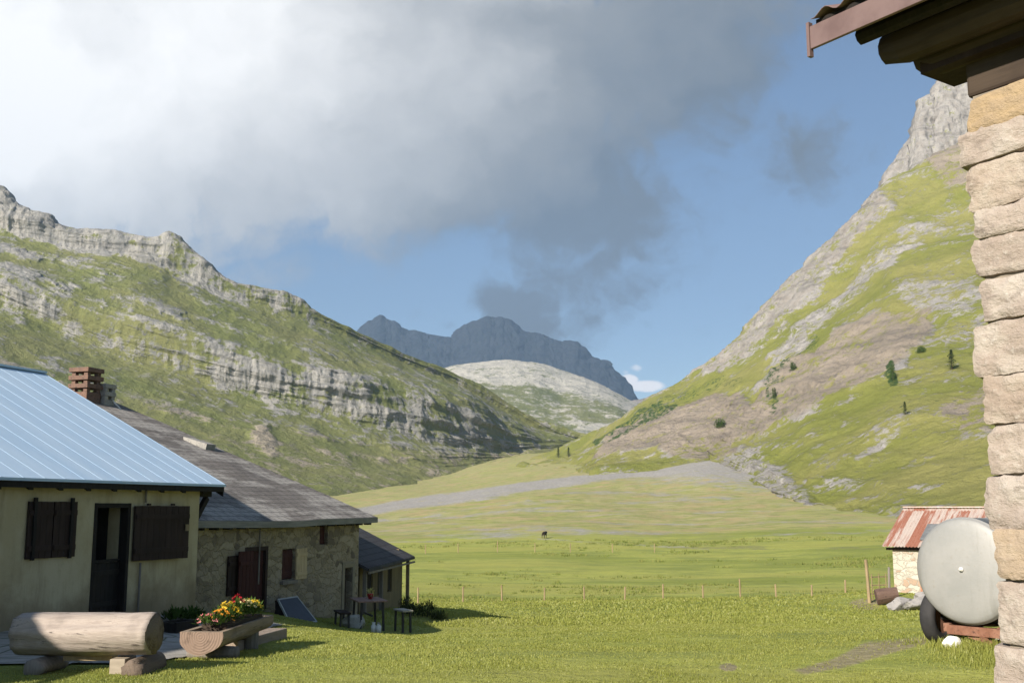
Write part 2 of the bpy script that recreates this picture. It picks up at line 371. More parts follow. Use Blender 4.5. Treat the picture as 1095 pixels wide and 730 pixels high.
def m_ground():
    m, k, out = new_mat('meadow')
    p = k.pos()
    n_f = k.noise(p, 9.0, 6, .65); n_m = k.noise(p, 1.1, 6, .6); n_l = k.noise(p, .09, 6, .6)
    flat = k.scalev(p, (.35, 1.0, 1.0)); n_s = k.noise(flat, .35, 7, .65)
    g = k.mix(k.step(n_m, .35, .68), (.250, .270, .058), (.305, .312, .078))
    g = k.mix(k.step(n_s, .42, .60), g, (.190, .212, .054))
    g = k.mix(k.math('MULTIPLY', k.step(k.attr('patch'), -.05, .45), .75), g, (.290, .282, .070))
    g = k.mix(k.math('MULTIPLY', k.step(k.attr('patch'), .05, -.4), .6), g, (.165, .190, .034))
    dr = k.math('ADD', k.attr('dry'), k.math('MULTIPLY', k.math('SUBTRACT', n_l, .5), 1.2))
    g = k.mix(k.step(dr, .2, .9), g, k.mix(k.math('MULTIPLY', k.step(n_l, .48, .62), .8), k.mix(k.step(n_s, .38, .62), (.245, .245, .085), (.320, .280, .145)), (.32, .25, .125)))
    n_d = k.noise(k.scalev(p, (.6, 1, 1)), .30, 8, .72)
    g = k.mix(k.math('MULTIPLY', k.math('MULTIPLY', k.step(n_d, .49, .62), k.step(k.attr('dry'), .1, .6)), .75), g, (.170, .190, .058))
    g = k.mix(k.math('MULTIPLY', k.step(n_f, .52, .72), .35), g, (.125, .155, .026))
    soil = k.mix(k.step(n_f, .35, .65), (.19, .16, .085), (.27, .235, .14))
    g = k.mix(k.step(k.math('ADD', k.attr('bare'), k.math('MULTIPLY', k.math('SUBTRACT', n_f, .5), .9)), .3, .7), g, soil)
    g = k.mix(k.step(k.math('ADD', k.attr('bank'), k.math('MULTIPLY', k.math('SUBTRACT', n_m, .5), .8)), .35, .8), g, (.14, .13, .075))
    st = k.mix(k.step(k.noise(p, .8, 6, .7), .35, .65), (.22, .205, .19), (.31, .29, .265))
    gr = k.math('ADD', k.attr('gravel'), k.math('MULTIPLY', k.math('SUBTRACT', k.noise(p, .16, 8, .75), .5), 2.4))
    g = k.mix(k.step(gr, .30, .95), g, st)
    h = k.math('ADD', k.math('MULTIPLY', n_m, .5), k.math('MULTIPLY', n_f, .25))
    h2 = k.math('ADD', h, k.math('MULTIPLY', n_s, 1.2))
    return finish(m, k, out, g, .95, k.bump(h2, .8, .22), .15)
structure('ground', me, m_ground())

# ------------------------------------------------------------------ mountains
def pl(xs, *pts):
    pts = sorted(pts); a = np.array(pts, float); return [np.interp(xs, a[:, 0], a[:, i]) for i in range(1, a.shape[1])]
def loft(xs, rows, subs):
    """rows: list of (N,3) guide lines; Catmull-Rom between them"""
    G = np.stack(rows, 0); out = []; kk = []
    n = len(rows)
    for i in range(n - 1):
        p0 = G[max(i - 1, 0)]; p1 = G[i]; p2 = G[i + 1]; p3 = G[min(i + 2, n - 1)]
        m = subs[i]
        for t in np.linspace(0, 1, m, endpoint=(i == n - 2)):
            t0 = .35 * (p2 - p0); t1 = .35 * (p3 - p1)
            out.append((2 * t**3 - 3 * t**2 + 1) * p1 + (t**3 - 2 * t**2 + t) * t0 + (-2 * t**3 + 3 * t**2) * p2 + (t**3 - t**2) * t1); kk.append(i + t)
    return np.stack(out, 0), np.array(kk)
def gnormal(Pp):
    du = np.gradient(Pp, axis=1); dv = np.gradient(Pp, axis=0)
    n = np.cross(du, dv); n /= np.linalg.norm(n, axis=-1, keepdims=True) + 1e-9
    return n
def m_mountain(name, grass, grass2, rock, rock2, crack, sc, warm=None, bumpd=6.0):
    m, k, out = new_mat(name)
    p = k.pos()
    nA = k.noise(p, .011 * sc, 7, .62); nB = k.noise(p, .05 * sc, 8, .68); nC = k.noise(p, .22 * sc, 6, .7)
    strat = k.noise(k.scalev(p, (.25, .25, 1.6)), .05 * sc, 7, .7)
    flute = k.noise(k.scalev(p, (1.0, 1.0, .22)), .085 * sc, 8, .72)
    g = k.mix(k.step(nA, .36, .64), grass, grass2)
    g = k.mix(k.math('MULTIPLY', k.step(nB, .50, .68), .55), g, tuple(c * .55 for c in grass))
    g = k.mix(k.math('MULTIPLY', k.step(nC, .50, .70), .4), g, tuple(c * .6 for c in grass))
    r = k.mix(k.step(flute, .34, .62), rock2, rock)
    if warm: r = k.mix(k.step(k.math('ADD', k.attr('warm'), k.math('MULTIPLY', k.math('SUBTRACT', nB, .5), .8)), .25, .75), r, k.mix(k.step(strat, .35, .65), warm[0], warm[1]))
    r = k.mix(k.math('MULTIPLY', k.step(nC, .54, .70), .8), r, crack)
    r = k.mix(k.math('MULTIPLY', k.step(strat, .53, .66), .55), r, crack)
    f = k.math('ADD', k.attr('rock'), k.math('MULTIPLY', k.math('SUBTRACT', nB, .5), 2.9))
    f = k.math('ADD', f, k.math('MULTIPLY', k.math('SUBTRACT', nC, .5), 2.4))
    fm = k.step(f, .32, .70)
    c = k.mix(fm, g, r)
    sh = k.math('ADD', k.attr('scrub'), k.math('MULTIPLY', k.math('SUBTRACT', nC, .5), 1.6))
    c = k.mix(k.step(sh, .5, .8), c, (.030, .055, .014))
    h = k.math('ADD', k.math('MULTIPLY', nB, .7), k.math('MULTIPLY', nC, .35))
    h = k.math('ADD', h, k.math('MULTIPLY', k.math('MULTIPLY', flute, k.math('MULTIPLY', k.attr('rock'), 1.0, clamp=True)), .8))
    return finish(m, k, out, c, .95, k.bump(h, 1.0, bumpd), .1)
def mountain(name, mat, xs, rows, subs, seed, base_amp, rock_fn, cliff_amp, sizes=(150, 40), scrub_fn=None, warm_fn=None, crest=0.0):
    Pp, kk = loft(xs, rows, subs)
    px, py = proj(Pp); X, Y, Z = Pp[..., 0], Pp[..., 1], Pp[..., 2]
    w1 = fbm(X / sizes[0], Y / sizes[0], Z / sizes[0], 3, seed); w2 = fbm(X / sizes[1], Y / sizes[1], Z / sizes[1], 4, seed + 9)
    K = kk[:, None] + 0 * X
    arc = np.cumsum(np.hypot(np.gradient(X, axis=1), np.gradient(Y, axis=1)), axis=1)
    sn = fbm(arc / (sizes[1] * 5.5), K * 5.0 + .9 * w1 + .5 * w2, 0 * X, 5, seed + 20, .62) * 1.6
    global SN, GP2; SN = sn; GP2 = sstep(-.22, .16, fbm(arc / (sizes[1] * 2.6), K * 2.2, 0 * X + 4, 4, seed + 31, .6))
    rock = rock_fn(px + 9 * w2, py + 7 * w1 + 4 * w2, K, w1, w2)
    scrub = scrub_fn(px + 6 * w2, py + 5 * w2, K) if scrub_fn else 0 * X
    warm = warm_fn(px, py, K) if warm_fn else 0 * X
    N = gnormal(Pp)
    if np.mean(N[..., 2]) < 0: N = -N
    L = sizes[1]
    gul = fbm(X / (L * 2.2), Y / (L * 2.2), Z / (L * 5), 5, seed + 3, .55, True)
    fl = fbm(X / (L * .5), Y / (L * .5), Z / (L * 2.6), 5, seed + 5, .6, True)
    st = fbm(X / (L * 3), Y / (L * 3), Z / (L * .3), 4, seed + 7, .6)
    rk = np.clip(rock, 0, 1)
    fade = np.clip(K / .8, 0, 1)
    Hn = N.copy(); Hn[..., 2] *= .35                         # crags push outwards more than upwards
    D = N * (base_amp * (w1 * 1.2 + gul * 1.0 + .45 * w2))[..., None] + Hn * (rk * cliff_amp * (fl * .7 + st * .6 + .35 + .45 * np.clip(sn, -1, 1)))[..., None]
    if crest:
        ridx = len(rows) - 2
        c = np.exp(-((K - ridx) / .55) ** 2) * rk
        D[..., 2] += c * crest * (fl * 1.0 + w2 * .5 - .1)
    D *= fade[..., None]
    Pp = Pp + D
    ny, nx = Pp.shape[:2]
    me = fast_mesh(name, Pp, grid_faces(ny, nx), {'rock': rock, 'scrub': scrub, 'warm': warm})
    return structure(name, me, mat)
def base_row(x, y, d, dz): q = Pv(x, y, d); q[:, 2] = gz(q[:, 0], q[:, 1], False) + dz; return q
def back(q, dy, dz, k=.12):
    b = q.copy(); r = np.hypot(q[:, 0], q[:, 1]); b[:, 0] *= 1 + dy / r; b[:, 1] *= 1 + dy / r; b[:, 2] += dz; return b

# left valley side
xs = np.linspace(-300, 642, 880)
ry, rd = pl(xs, (-300, 150, 1050), (-150, 165, 1100), (-60, 196, 1180), (0, 205, 1220), (15, 225, 1225), (30, 232, 1230), (50, 236, 1235), (58, 246, 1240), (80, 253, 1250), (100, 255, 1260), (130, 256, 1270), (155, 260, 1280),
            (170, 258, 1290), (180, 252, 1295), (190, 257, 1300), (200, 268, 1305), (215, 279, 1310), (240, 301, 1330), (255, 306, 1350), (280, 313, 1380), (305, 317, 1400), (320, 325, 1420), (330, 336, 1440),
            (345, 345, 1460), (380, 361, 1520), (430, 383, 1620), (480, 402, 1720), (513, 416, 1780), (538, 432, 1830), (552, 440, 1850), (575, 453, 1880), (600, 463, 1900), (622, 470, 1900), (642, 477, 1900))
def soft(a, s=16):
    kx = np.arange(-3 * s, 3 * s + 1); kw = np.exp(-(kx / s) ** 2 / 2); kw /= kw.sum(); return np.convolve(np.pad(a, 3 * s, mode='edge'), kw, 'valid')
cz_ = lambda d: soft(np.where(d > 830, 830 + (d - 830) * .36, d), 30)
rd = cz_(rd)
rows = []
y0, d0 = pl(xs, (-300, 546, 330), (0, 540, 450), (300, 533, 600), (400, 530, 690), (480, 512, 930), (540, 502, 1300), (566, 498, 1450), (600, 492, 1650), (642, 482, 1850))
d0 = cz_(d0); rows.append(base_row(xs, y0, d0 * .93, -14)); rows.append(base_row(xs, y0, d0, -2))
ya, da = pl(xs, (-300, 430, 520), (0, 440, 640), (300, 485, 760), (400, 498, 830), (480, 498, 1040), (540, 495, 1400), (566, 493, 1500), (600, 487, 1680), (642, 481, 1860)); rows.append(Pv(xs, soft(ya, 8), cz_(da)))
yb, db = pl(xs, (-300, 300, 760), (0, 335, 830), (130, 385, 870), (250, 425, 930), (400, 460, 1060), (480, 475, 1220), (540, 484, 1500), (600, 480, 1720), (642, 480, 1870)); rows.append(Pv(xs, soft(yb, 8), cz_(db)))
yc, dc = pl(xs, (-300, 255, 800), (0, 292, 870), (100, 332, 900), (200, 358, 950), (300, 386, 1010), (400, 408, 1130), (500, 433, 1350), (540, 458, 1560), (575, 470, 1700), (600, 473, 1760), (642, 479, 1880)); rows.append(Pv(xs, soft(yc, 8), cz_(dc)))
yd, dd = pl(xs, (-300, 195, 1000), (0, 252, 1150), (60, 265, 1160), (150, 280, 1200), (240, 322, 1260), (280, 331, 1300), (345, 350, 1400), (380, 366, 1470), (430, 389, 1570), (480, 408, 1670), (538, 440, 1780), (575, 460, 1840), (600, 467, 1870), (642, 478, 1890)); rows.append(Pv(xs, soft(yd, 8), cz_(dd)))
rr0 = Pv(xs, ry, rd); rows.append(rr0); rows.append(back(rr0, 250, -90)); rows.append(back(rr0, 700, -400))
def rock_left(px, py, K, w1, w2):
    top = np.interp(px, xs, yd); rid = np.interp(px, xs, ry)
    a = sstep(4.75, 5.25, K) * np.interp(px, [-300, 0, 230, 262, 320, 345, 380], [1, 1, 1, .9, .75, .45, .12]) * (.62 + .4 * GP2)
    a = np.where(K > 6.02, np.interp(px, [0, 320, 345, 380], [1, .8, .3, .1]), a)
    band = sstep(2.6, 3.05, K) * sstep(4.35, 3.9, K) * np.interp(px, [-300, 0, 250, 480, 545, 560], [.55, .54, .57, .50, .44, .40])
    b2 = .54 * sstep(2.15, 2.45, K) * sstep(3.0, 2.7, K) * sstep(300, 420, px)
    mid = .42 * sstep(3.9, 4.2, K) * sstep(5, 4.6, K) * (w2 > .02) * sstep(350, 250, px)
    tal = .9 * np.maximum.reduce([sstep(-4, 7, poly_sd(px, py, q)) for q in ([(262, 468), (285, 455), (305, 492), (292, 500), (275, 482)], [(300, 462), (330, 462), (362, 474), (350, 480), (318, 470)], [(392, 478), (425, 487), (445, 496), (420, 494)])])
    return np.maximum.reduce([a, band * (.40 + .72 * GP2) * (1 + .7 * SN + .5 * w2), b2 * (.95 + .7 * SN + .6 * w2), mid * (1 + SN), tal, .24 + .22 * w2 + .34 * SN * sstep(1.6, 2.4, K)])
def warm_left(px, py, K):
    return .9 * sstep(2.7, 2.2, K) + .25 * sstep(200, 420, px)
M_left = m_mountain('left slope rock and turf', (.136, .150, .048), (.180, .178, .070), (.325, .305, .275), (.20, .195, .185), (.11, .108, .106), 1.0, ((.34, .29, .22), (.26, .22, .165)), 5.0)
mountain('hill', M_left, xs, rows, [10, 40, 80, 70, 90, 70, 30, 14], 3, 3.2, rock_left, 6.5, (150, 38), warm_fn=warm_left, crest=9.0)

# right valley side
xs = np.linspace(556, 1500, 900)
ry, rd = pl(xs, (556, 503, 900), (575, 492, 890), (592, 487, 880), (620, 474, 860), (650, 456, 830), (680, 440, 800), (700, 427, 800), (735, 405, 800), (760, 387, 800), (790, 361, 805), (830, 321, 815), (870, 281, 830), (905, 246, 845), (940, 211, 860),
            (955, 196, 865), (1000, 172, 870), (1040, 148, 880), (1100, 110, 890), (1250, 60, 880), (1500, 10, 800))
y0, d0 = pl(xs, (556, 506, 820), (640, 508, 510), (700, 500, 500), (760, 492, 500), (815, 520, 390), (870, 541, 300), (950, 556, 245), (1000, 562, 220), (1100, 570, 190), (1300, 576, 168), (1500, 580, 150))
rows = [base_row(xs, y0 + 2, d0 * .95, -10), base_row(xs, y0, d0, -1)]
def between(f, g, dk):
    return Pv(xs, y0 + (ry - y0) * f, d0 + (rd - d0) * g)
rows += [between(.22, .16, 0), between(.50, .42, 0), between(.78, .74, 0)]
rr0 = Pv(xs, ry, rd); rows.append(rr0); rows.append(back(rr0, 160, -60)); rows.append(back(rr0, 600, -420))
def RP(pts, lo=-5, hi=8): return lambda x, y: sstep(lo, hi, poly_sd(x, y, pts))
r_slab = RP([(735, 398), (760, 382), (792, 352), (835, 308), (875, 268), (915, 228), (945, 202), (958, 222), (925, 255), (900, 285), (870, 318), (840, 345), (800, 385), (780, 400)], -4, 5)
r_slab2 = RP([(815, 395), (850, 350), (885, 318), (930, 285), (985, 262), (998, 268), (950, 292), (905, 325), (868, 362), (840, 385)], -4, 5)
r_brown = RP([(790, 472), (802, 432), (845, 382), (900, 352), (945, 335), (1000, 332), (1000, 360), (975, 385), (945, 405), (905, 430), (850, 452), (815, 470)], -5, 6)
r_bad = RP([(632, 494), (655, 458), (690, 442), (730, 428), (765, 418), (800, 425), (812, 440), (800, 462), (790, 486), (745, 498), (700, 480), (655, 490)], -4, 6)
r_pale = RP([(960, 312), (1000, 300), (1045, 302), (1060, 345), (1000, 350), (975, 338)], -8, 8)
r_pal2 = RP([(955, 252), (985, 240), (1045, 238), (1060, 262), (1000, 258), (960, 268)], -7, 7)
r_up = RP([(990, 172), (1030, 152), (1080, 140), (1080, 200), (1010, 200)], -6, 6)
r_mid = RP([(1000, 450), (1020, 425), (1065, 408), (1100, 410), (1100, 470), (1030, 470)], -6, 7)
r_str = RP([(915, 492), (940, 462), (985, 440), (1000, 446), (960, 470), (935, 492)], -5, 6)
r_scr = RP([(770, 492), (800, 476), (838, 494), (868, 525), (905, 548), (860, 545), (820, 524), (770, 508)], -5, 8)
r_cl = RP([(948, 410), (952, 378), (975, 372), (972, 398)], -3, 4)
def rock_right(px, py, K, w1, w2):
    a = np.maximum.reduce([.85 * r_slab(px, py), .9 * r_slab2(px, py), .86 * r_brown(px, py), .92 * r_bad(px, py), .64 * r_pale(px, py), .58 * r_pal2(px, py), .8 * r_up(px, py), .62 * r_mid(px, py), .6 * r_str(px, py), .75 * r_scr(px, py), 1.0 * r_cl(px, py)])
    return np.maximum(a * (.92 + .30 * SN), .17 + .28 * w2 + .22 * SN)
def warm_right(px, py, K):
    return np.maximum.reduce([.75 * r_brown(px, py), .95 * r_bad(px, py), .4 * r_slab(px, py), .7 * r_mid(px, py), .8 * r_up(px, py)])
def scrub_right(px, py, K):
    a = .62 * sstep(8, 2, seg_dist(px, py, [(828, 440), (826, 412), (850, 382), (872, 362)]))
    a = np.maximum(a, .55 * sstep(8, 2, seg_dist(px, py, [(700, 436), (745, 415), (790, 405)])))
    a = np.maximum(a, .7 * sstep(9, 3, seg_dist(px, py, [(640, 474), (690, 447), (720, 436)])))
    a = np.maximum(a, .8 * sstep(8, 3, seg_dist(px, py, [(955, 412), (952, 392)])))
    a = np.maximum(a, .42 * sstep(14, 4, seg_dist(px, py, [(975, 378), (1005, 358), (1040, 352)])))
    a = np.maximum(a, .45 * sstep(10, 4, seg_dist(px, py, [(960, 445), (990, 430), (1020, 436)])))
    return a
M_right = m_mountain('right slope rock and turf', (.148, .156, .036), (.205, .192, .064), (.30, .28, .26), (.205, .19, .175), (.105, .095, .088), 1.7, ((.255, .212, .168), (.195, .163, .13)), 3.0)
mountain('mountain', M_right, xs, rows, [10, 80, 110, 110, 100, 16, 12], 51, 3.4, rock_right, 5.5, (90, 24), scrub_right, warm_right, crest=1.2)

# pale rock tower above the right slope
xs = np.linspace(925, 1250, 300)
ry, rd = pl(xs, (925, 222, 1150), (945, 203, 1150), (952, 186, 1155), (966, 165, 1160), (976, 148, 1165), (982, 118, 1170), (986, 108, 1172), (1000, 102, 1178), (1004, 92, 1180), (1010, 84, 1185), (1025, 78, 1190), (1060, 60, 1200), (1120, 20, 1210), (1250, -30, 1200))
rr0 = Pv(xs, ry, rd); r1 = Pv(xs, ry + 60, rd - 60); r2 = Pv(xs, ry + 190, rd - 150)
mountain('peak', M_right, xs, [r2, r1, rr0, back(rr0, 120, -60), back(rr0, 400, -400)], [60, 60, 14, 10], 77, 3.0, lambda px, py, K, a, b: 1.0 + 0 * px, 6.0, (90, 26), crest=6.0, warm_fn=lambda px, py, K: .35 + 0 * px)

# limestone hill closing the valley
xs = np.linspace(400, 760, 360)
ry, rd = pl(xs, (400, 410, 2700), (440, 402, 2650), (470, 396, 2620), (485, 391, 2600), (510, 388, 2600), (545, 386, 2600), (570, 388, 2600), (590, 393, 2600), (620, 405, 2560), (640, 414, 2540), (660, 424, 2520), (690, 438, 2500), (760, 470, 2400))
rows = [Pv(xs, np.interp(xs, [400, 600, 760], [520, 495, 505]), 1750 + 0 * xs), Pv(xs, np.interp(xs, [400, 600, 700, 760], [470, 470, 474, 490]), 1950 + 0 * xs),
        Pv(xs, ry + np.interp(xs, [400, 480, 545, 600, 660, 760], [30, 26, 32, 30, 14, 8]), rd - 300)]
rr0 = Pv(xs, ry, rd); rows += [rr0, back(rr0, 200, -60), back(rr0, 800, -400)]
def rock_mid(px, py, K, w1, w2):
    a = sstep(1.9, 2.35, K) * np.interp(px, [400, 470, 490, 690], [.2, .5, .95, .85])
    b = .55 * sstep(8, 2, seg_dist(px, py, [(590, 440), (612, 450), (630, 462)]))
    c = .75 * sstep(7, 2, seg_dist(px, py, [(600, 470), (628, 462), (655, 460)]))
    return np.maximum.reduce([a * (1 + .3 * w2), b, c, .3 + .2 * w2])
M_mid = m_mountain('limestone hill', (.115, .125, .045), (.15, .15, .06), (.44, .41, .35), (.32, .30, .265), (.18, .18, .16), .7, ((.42, .38, .30), (.34, .30, .24)), 7.0)
mountain('hill', M_mid, xs, rows, [14, 60, 50, 10, 8], 91, 4.0, rock_mid, 6.0, (220, 60), warm_fn=lambda px, py, K: .3 + 0 * px, crest=4.0)

# far massif, cloud shadow and blue haze put into its colour; low shoulder
xs = np.linspace(300, 760, 420)
ry, rd = pl(xs, (300, 440, 5600), (340, 402, 5600), (362, 375, 5600), (383, 350, 5600), (395, 342, 5600), (407, 337, 5600), (420, 341, 5600), (433, 349, 5600), (455, 356, 5600), (470, 360, 5600), (486, 361, 5600), (496, 353, 5600), (508, 345, 5600), (520, 340, 5600), (535, 342, 5600),
            (550, 348, 5600), (575, 357, 5600), (600, 364, 5600), (613, 367, 5600), (622, 372, 5600), (630, 382, 5600), (645, 390, 5600), (657, 400, 5600), (667, 412, 5600), (678, 428, 5600), (700, 448, 5600), (760, 480, 5600))
ry = ry + (3.2 * fbm(xs / 16, 0 * xs, 0 * xs, 4, 5, .6, True) + 1.0) * np.interp(xs, [300, 370, 640, 700], [0, 1, 1, .2])
rr0 = Pv(xs, ry, rd); r1 = Pv(xs, ry * .4 + 460 * .6, rd - 350); r2 = Pv(xs, 500 + 0 * xs, rd - 800)
M_far = m_mountain('massif with cloud shade colour', (.024, .030, .036), (.026, .032, .038), (.036, .040, .047), (.024, .028, .034), (.013, .015, .020), .4, None, 24.0)
mountain('mountain', M_far, xs, [r2, r1, rr0, back(rr0, 400, -250), back(rr0, 1200, -900)], [40, 70, 14, 10], 33, 14.0, lambda px, py, K, a, b: .7 + .3 * b, 34.0, (380, 90), crest=40.0)
xs = np.linspace(640, 780, 120)
ry, rd = pl(xs, (640, 450, 4200), (665, 434, 4200), (680, 428, 4200), (690, 426, 4200), (706, 425, 4200), (730, 440, 4200), (780, 460, 4200))
rr0 = Pv(xs, ry, rd); r1 = Pv(xs, ry + 40, rd - 300); r2 = Pv(xs, ry + 120, rd - 800)
M_sh = m_mountain('far brown shoulder', (.10, .10, .06), (.13, .11, .07), (.26, .21, .18), (.20, .17, .15), (.12, .11, .10), .5, None, 10.0)
mountain('hill', M_sh, xs, [r2, r1, rr0, back(rr0, 300, -150), back(rr0, 900, -700)], [20, 30, 10, 8], 36, 8.0, lambda px, py, K, a, b: .75 + .3 * b, 10.0, (400, 100))

# ------------------------------------------------------------------ haze between the near meadow and the far massif
hb = MB().box(-5200, 5200, -3600, 7600, -60, 1650)
m, k, out = new_mat('mountain air')
pv = k.n('ShaderNodeVolumePrincipled', {'Color': (.36, .53, .78, 1), 'Density': .95e-4, 'Anisotropy': .25})
m.node_tree.links.new(pv.outputs[0], out.inputs['Volume'])
hz = hb.build('haze', m); hz['kind'] = 'stuff'

# ------------------------------------------------------------------ materials of the buildings and props
def m_wood(name, c1, c2, axis=2, scale=6.0, rough=.8, bump=.4):
    m, k, out = new_mat(name); st = [9.0, 9.0, 9.0]; st[axis] = .7
    v = k.scalev(k.obj(), tuple(st))
    a = k.noise(v, scale * .35, 6, .65, .4); b = k.noise(k.obj(), 2.2, 5)
    c = k.mix(k.step(a, .34, .66), c1, c2); c = k.mix(k.math('MULTIPLY', k.step(b, .45, .7), .5), c, tuple(x * .6 for x in c1))
    return finish(m, k, out, c, rough, k.bump(a, bump, .006), .25)
def m_metal(name, c1, c2, rough=.4, metal=.6, scale=3.0):
    m, k, out = new_mat(name)
    a = k.noise(k.obj(), scale, 6, .6); b = k.noise(k.obj(), scale * 8, 4, .6)
    c = k.mix(k.step(a, .35, .65), c1, c2)
    r = k.math('MULTIPLY_ADD', a, .3, rough - .1)
    return finish(m, k, out, c, r, k.bump(b, .08, .004), .5, metal)
dark_wood = m_wood('dark stained wood', (.024, .013, .010), (.038, .022, .016))
black_wood = m_wood('blackened wood', (.010, .008, .007), (.020, .015, .012))
red_wood = m_wood('dark red painted wood', (.060, .017, .013), (.040, .012, .010))
pale_wood = m_wood('pale weathered boards', (.30, .22, .12), (.22, .16, .09))
grey_wood = m_wood('grey weathered wood', (.22, .19, .16), (.14, .12, .10))
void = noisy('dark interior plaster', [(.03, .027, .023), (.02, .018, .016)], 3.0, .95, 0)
def m_plaster():
    m, k, out = new_mat('old ochre plaster')
    o = k.obj(); a = k.noise(o, .9, 7, .65); b = k.noise(o, 7.0, 6, .65); s = k.noise(k.scalev(o, (1, 1, .16)), 2.6, 6, .7)
    c = k.mix(k.step(a, .35, .65), (.40, .33, .195), (.47, .40, .26))
    c = k.mix(k.math('MULTIPLY', k.step(s, .48, .68), .6), c, (.26, .21, .125))
    c = k.mix(k.math('MULTIPLY', k.step(b, .55, .72), .4), c, (.30, .25, .16))
    z = k.n('ShaderNodeSeparateXYZ', {0: o}).outputs[2]
    damp = k.step(k.math('ADD', z, k.math('MULTIPLY', k.math('SUBTRACT', a, .5), 1.6)), .75, .1)
    c = k.mix(k.math('MULTIPLY', damp, .7), c, (.17, .125, .075))
    return finish(m, k, out, c, .95, k.bump(k.math('ADD', b, a), .5, .02), .15)
plaster = m_plaster()
def m_stonewall(name, c1, c2, c3, mortar, scale=3.2, plasterish=.5):
    m, k, out = new_mat(name)
    o = k.obj(); jit = k.n('ShaderNodeTexNoise', {'Vector': o, 'Scale': 3.5, 'Detail': 5.0}).outputs['Color']
    ov = k.n('ShaderNodeVectorMath', {0: jit, 1: (.55, .55, .55), 2: k.scalev(o, (1, 1, 1.7))}, operation='MULTIPLY_ADD').outputs[0]
    vd = k.n('ShaderNodeTexVoronoi', {'Vector': ov, 'Scale': scale}, feature='DISTANCE_TO_EDGE').outputs[0]
    vc = k.n('ShaderNodeTexVoronoi', {'Vector': ov, 'Scale': scale}).outputs['Color']
    sx_ = k.n('ShaderNodeSeparateXYZ', {0: vc}).outputs
    fine = k.noise(o, 14, 6, .65)
    c = k.mix(sx_[0], c1, c2); c = k.mix(k.step(sx_[1], .55, .9), c, c3); c = k.mix(k.math('MULTIPLY', k.step(fine, .48, .7), .5), c, tuple(x * .5 for x in c1))
    big = k.step(k.noise(o, .55, 6, .65), .5 - .12 * (1 - plasterish) , .62)
    edge = k.step(vd, .0, .09)
    f = k.math('MAXIMUM', k.math('SUBTRACT', 1.0, edge), k.math('MULTIPLY', big, plasterish))
    c = k.mix(f, c, k.mix(k.step(fine, .35, .65), mortar, tuple(x * .75 for x in mortar)))
    h = k.math('MULTIPLY_ADD', edge, .8, k.math('MULTIPLY', fine, .35))
    return finish(m, k, out, c, .95, k.bump(h, .8, .035), .15)
barn_stone = m_stonewall('rubble stone with worn render', (.28, .23, .165), (.36, .30, .215), (.15, .12, .09), (.34, .275, .175), 3.3, .72)
shed_stone = m_stonewall('limewashed stone', (.40, .365, .30), (.46, .42, .35), (.34, .24, .17), (.43, .395, .325), 2.4, .97)
def m_bluemetal():
    m, k, out = new_mat('pale blue painted sheet metal')
    o = k.obj(); a = k.noise(k.scalev(o, (.3, 1.3, .3)), 1.2, 5, .6); b = k.noise(o, 6.0, 5, .65)
    c = k.mix(k.step(a, .35, .65), (.36, .48, .61), (.41, .52, .635)); c = k.mix(k.math('MULTIPLY', k.step(b, .55, .75), .3), c, (.46, .53, .60))
    return finish(m, k, out, c, k.math('MULTIPLY_ADD', b, .2, .50), k.bump(b, .08, .01), .35, .0)
blue_metal = m_bluemetal()
def m_shingle(name, c1, c2, c3, lichen):
    m, k, out = new_mat(name)
    o = k.obj(); sx_ = k.n('ShaderNodeSeparateXYZ', {0: o}).outputs
    pv_ = k.n('ShaderNodeCombineXYZ', {0: sx_[1], 1: sx_[0], 2: 0.0}).outputs[0]
    br = k.n('ShaderNodeTexBrick', {'Vector': pv_, 'Color1': (0, 0, 0, 1), 'Color2': (1, 1, 1, 1), 'Mortar': (.5, .5, .5, 1), 'Scale': 1.0, 'Mortar Size': .012, 'Brick Width': .34, 'Row Height': .26})
    cell = k.n('ShaderNodeSeparateColor', {0: br.outputs[0]}).outputs[0]
    a = k.noise(k.scalev(o, (.6, 1, .6)), .55, 7, .65); b = k.noise(k.scalev(o, (1.0, .45, 1)), 1.4, 6, .65); d = k.noise(o, 9, 5, .65)
    c = k.mix(cell, c1, c2); c = k.mix(k.step(a, .38, .66), c, c3)
    c = k.mix(k.math('MULTIPLY', k.step(k.math('ADD', k.math('MULTIPLY', b, .6), k.math('MULTIPLY', a, .5)), .49, .60), .85), c, lichen)
    c = k.mix(k.math('MULTIPLY', k.step(d, .5, .7), .45), c, tuple(x * .5 for x in c1))
    c = k.mix(k.math('MULTIPLY', br.outputs[1], .8), c, (.02, .018, .016))
    h = k.math('ADD', k.math('MULTIPLY', br.outputs[1], -.6), k.math('ADD', k.math('MULTIPLY', cell, .4), k.math('MULTIPLY', d, .3)))
    return finish(m, k, out, c, .9, k.bump(h, .6, .02), .2)
shingle = m_shingle('weathered grey shingles', (.135, .120, .108), (.180, .160, .145), (.115, .102, .094), (.33, .305, .275))
slate = m_shingle('dark slate sheets', (.048, .047, .052), (.060, .058, .064), (.040, .040, .044), (.075, .072, .075))
brick = noisy('soot stained brick', [(.17, .10, .072), (.13, .08, .06), (.05, .04, .036)], 3.0, .9, .4, .02)
concrete = noisy('grey concrete', [(.30, .28, .25), (.22, .21, .19), (.15, .14, .13)], 3.0, .9, .3, .01)
white_paint = noisy('chalky white paint', [(.68, .66, .62), (.56, .54, .50)], 5.0, .7, .1)
rust = noisy('rusty iron', [(.17, .075, .045), (.23, .115, .075), (.08, .04, .028)], 6.0, .85, .3, .006)
rubber = noisy('black tyre rubber', [(.022, .021, .022), (.032, .030, .030)], 8.0, .8, .2, .004)
galv_streak, k, out = new_mat('streaked galvanised steel')
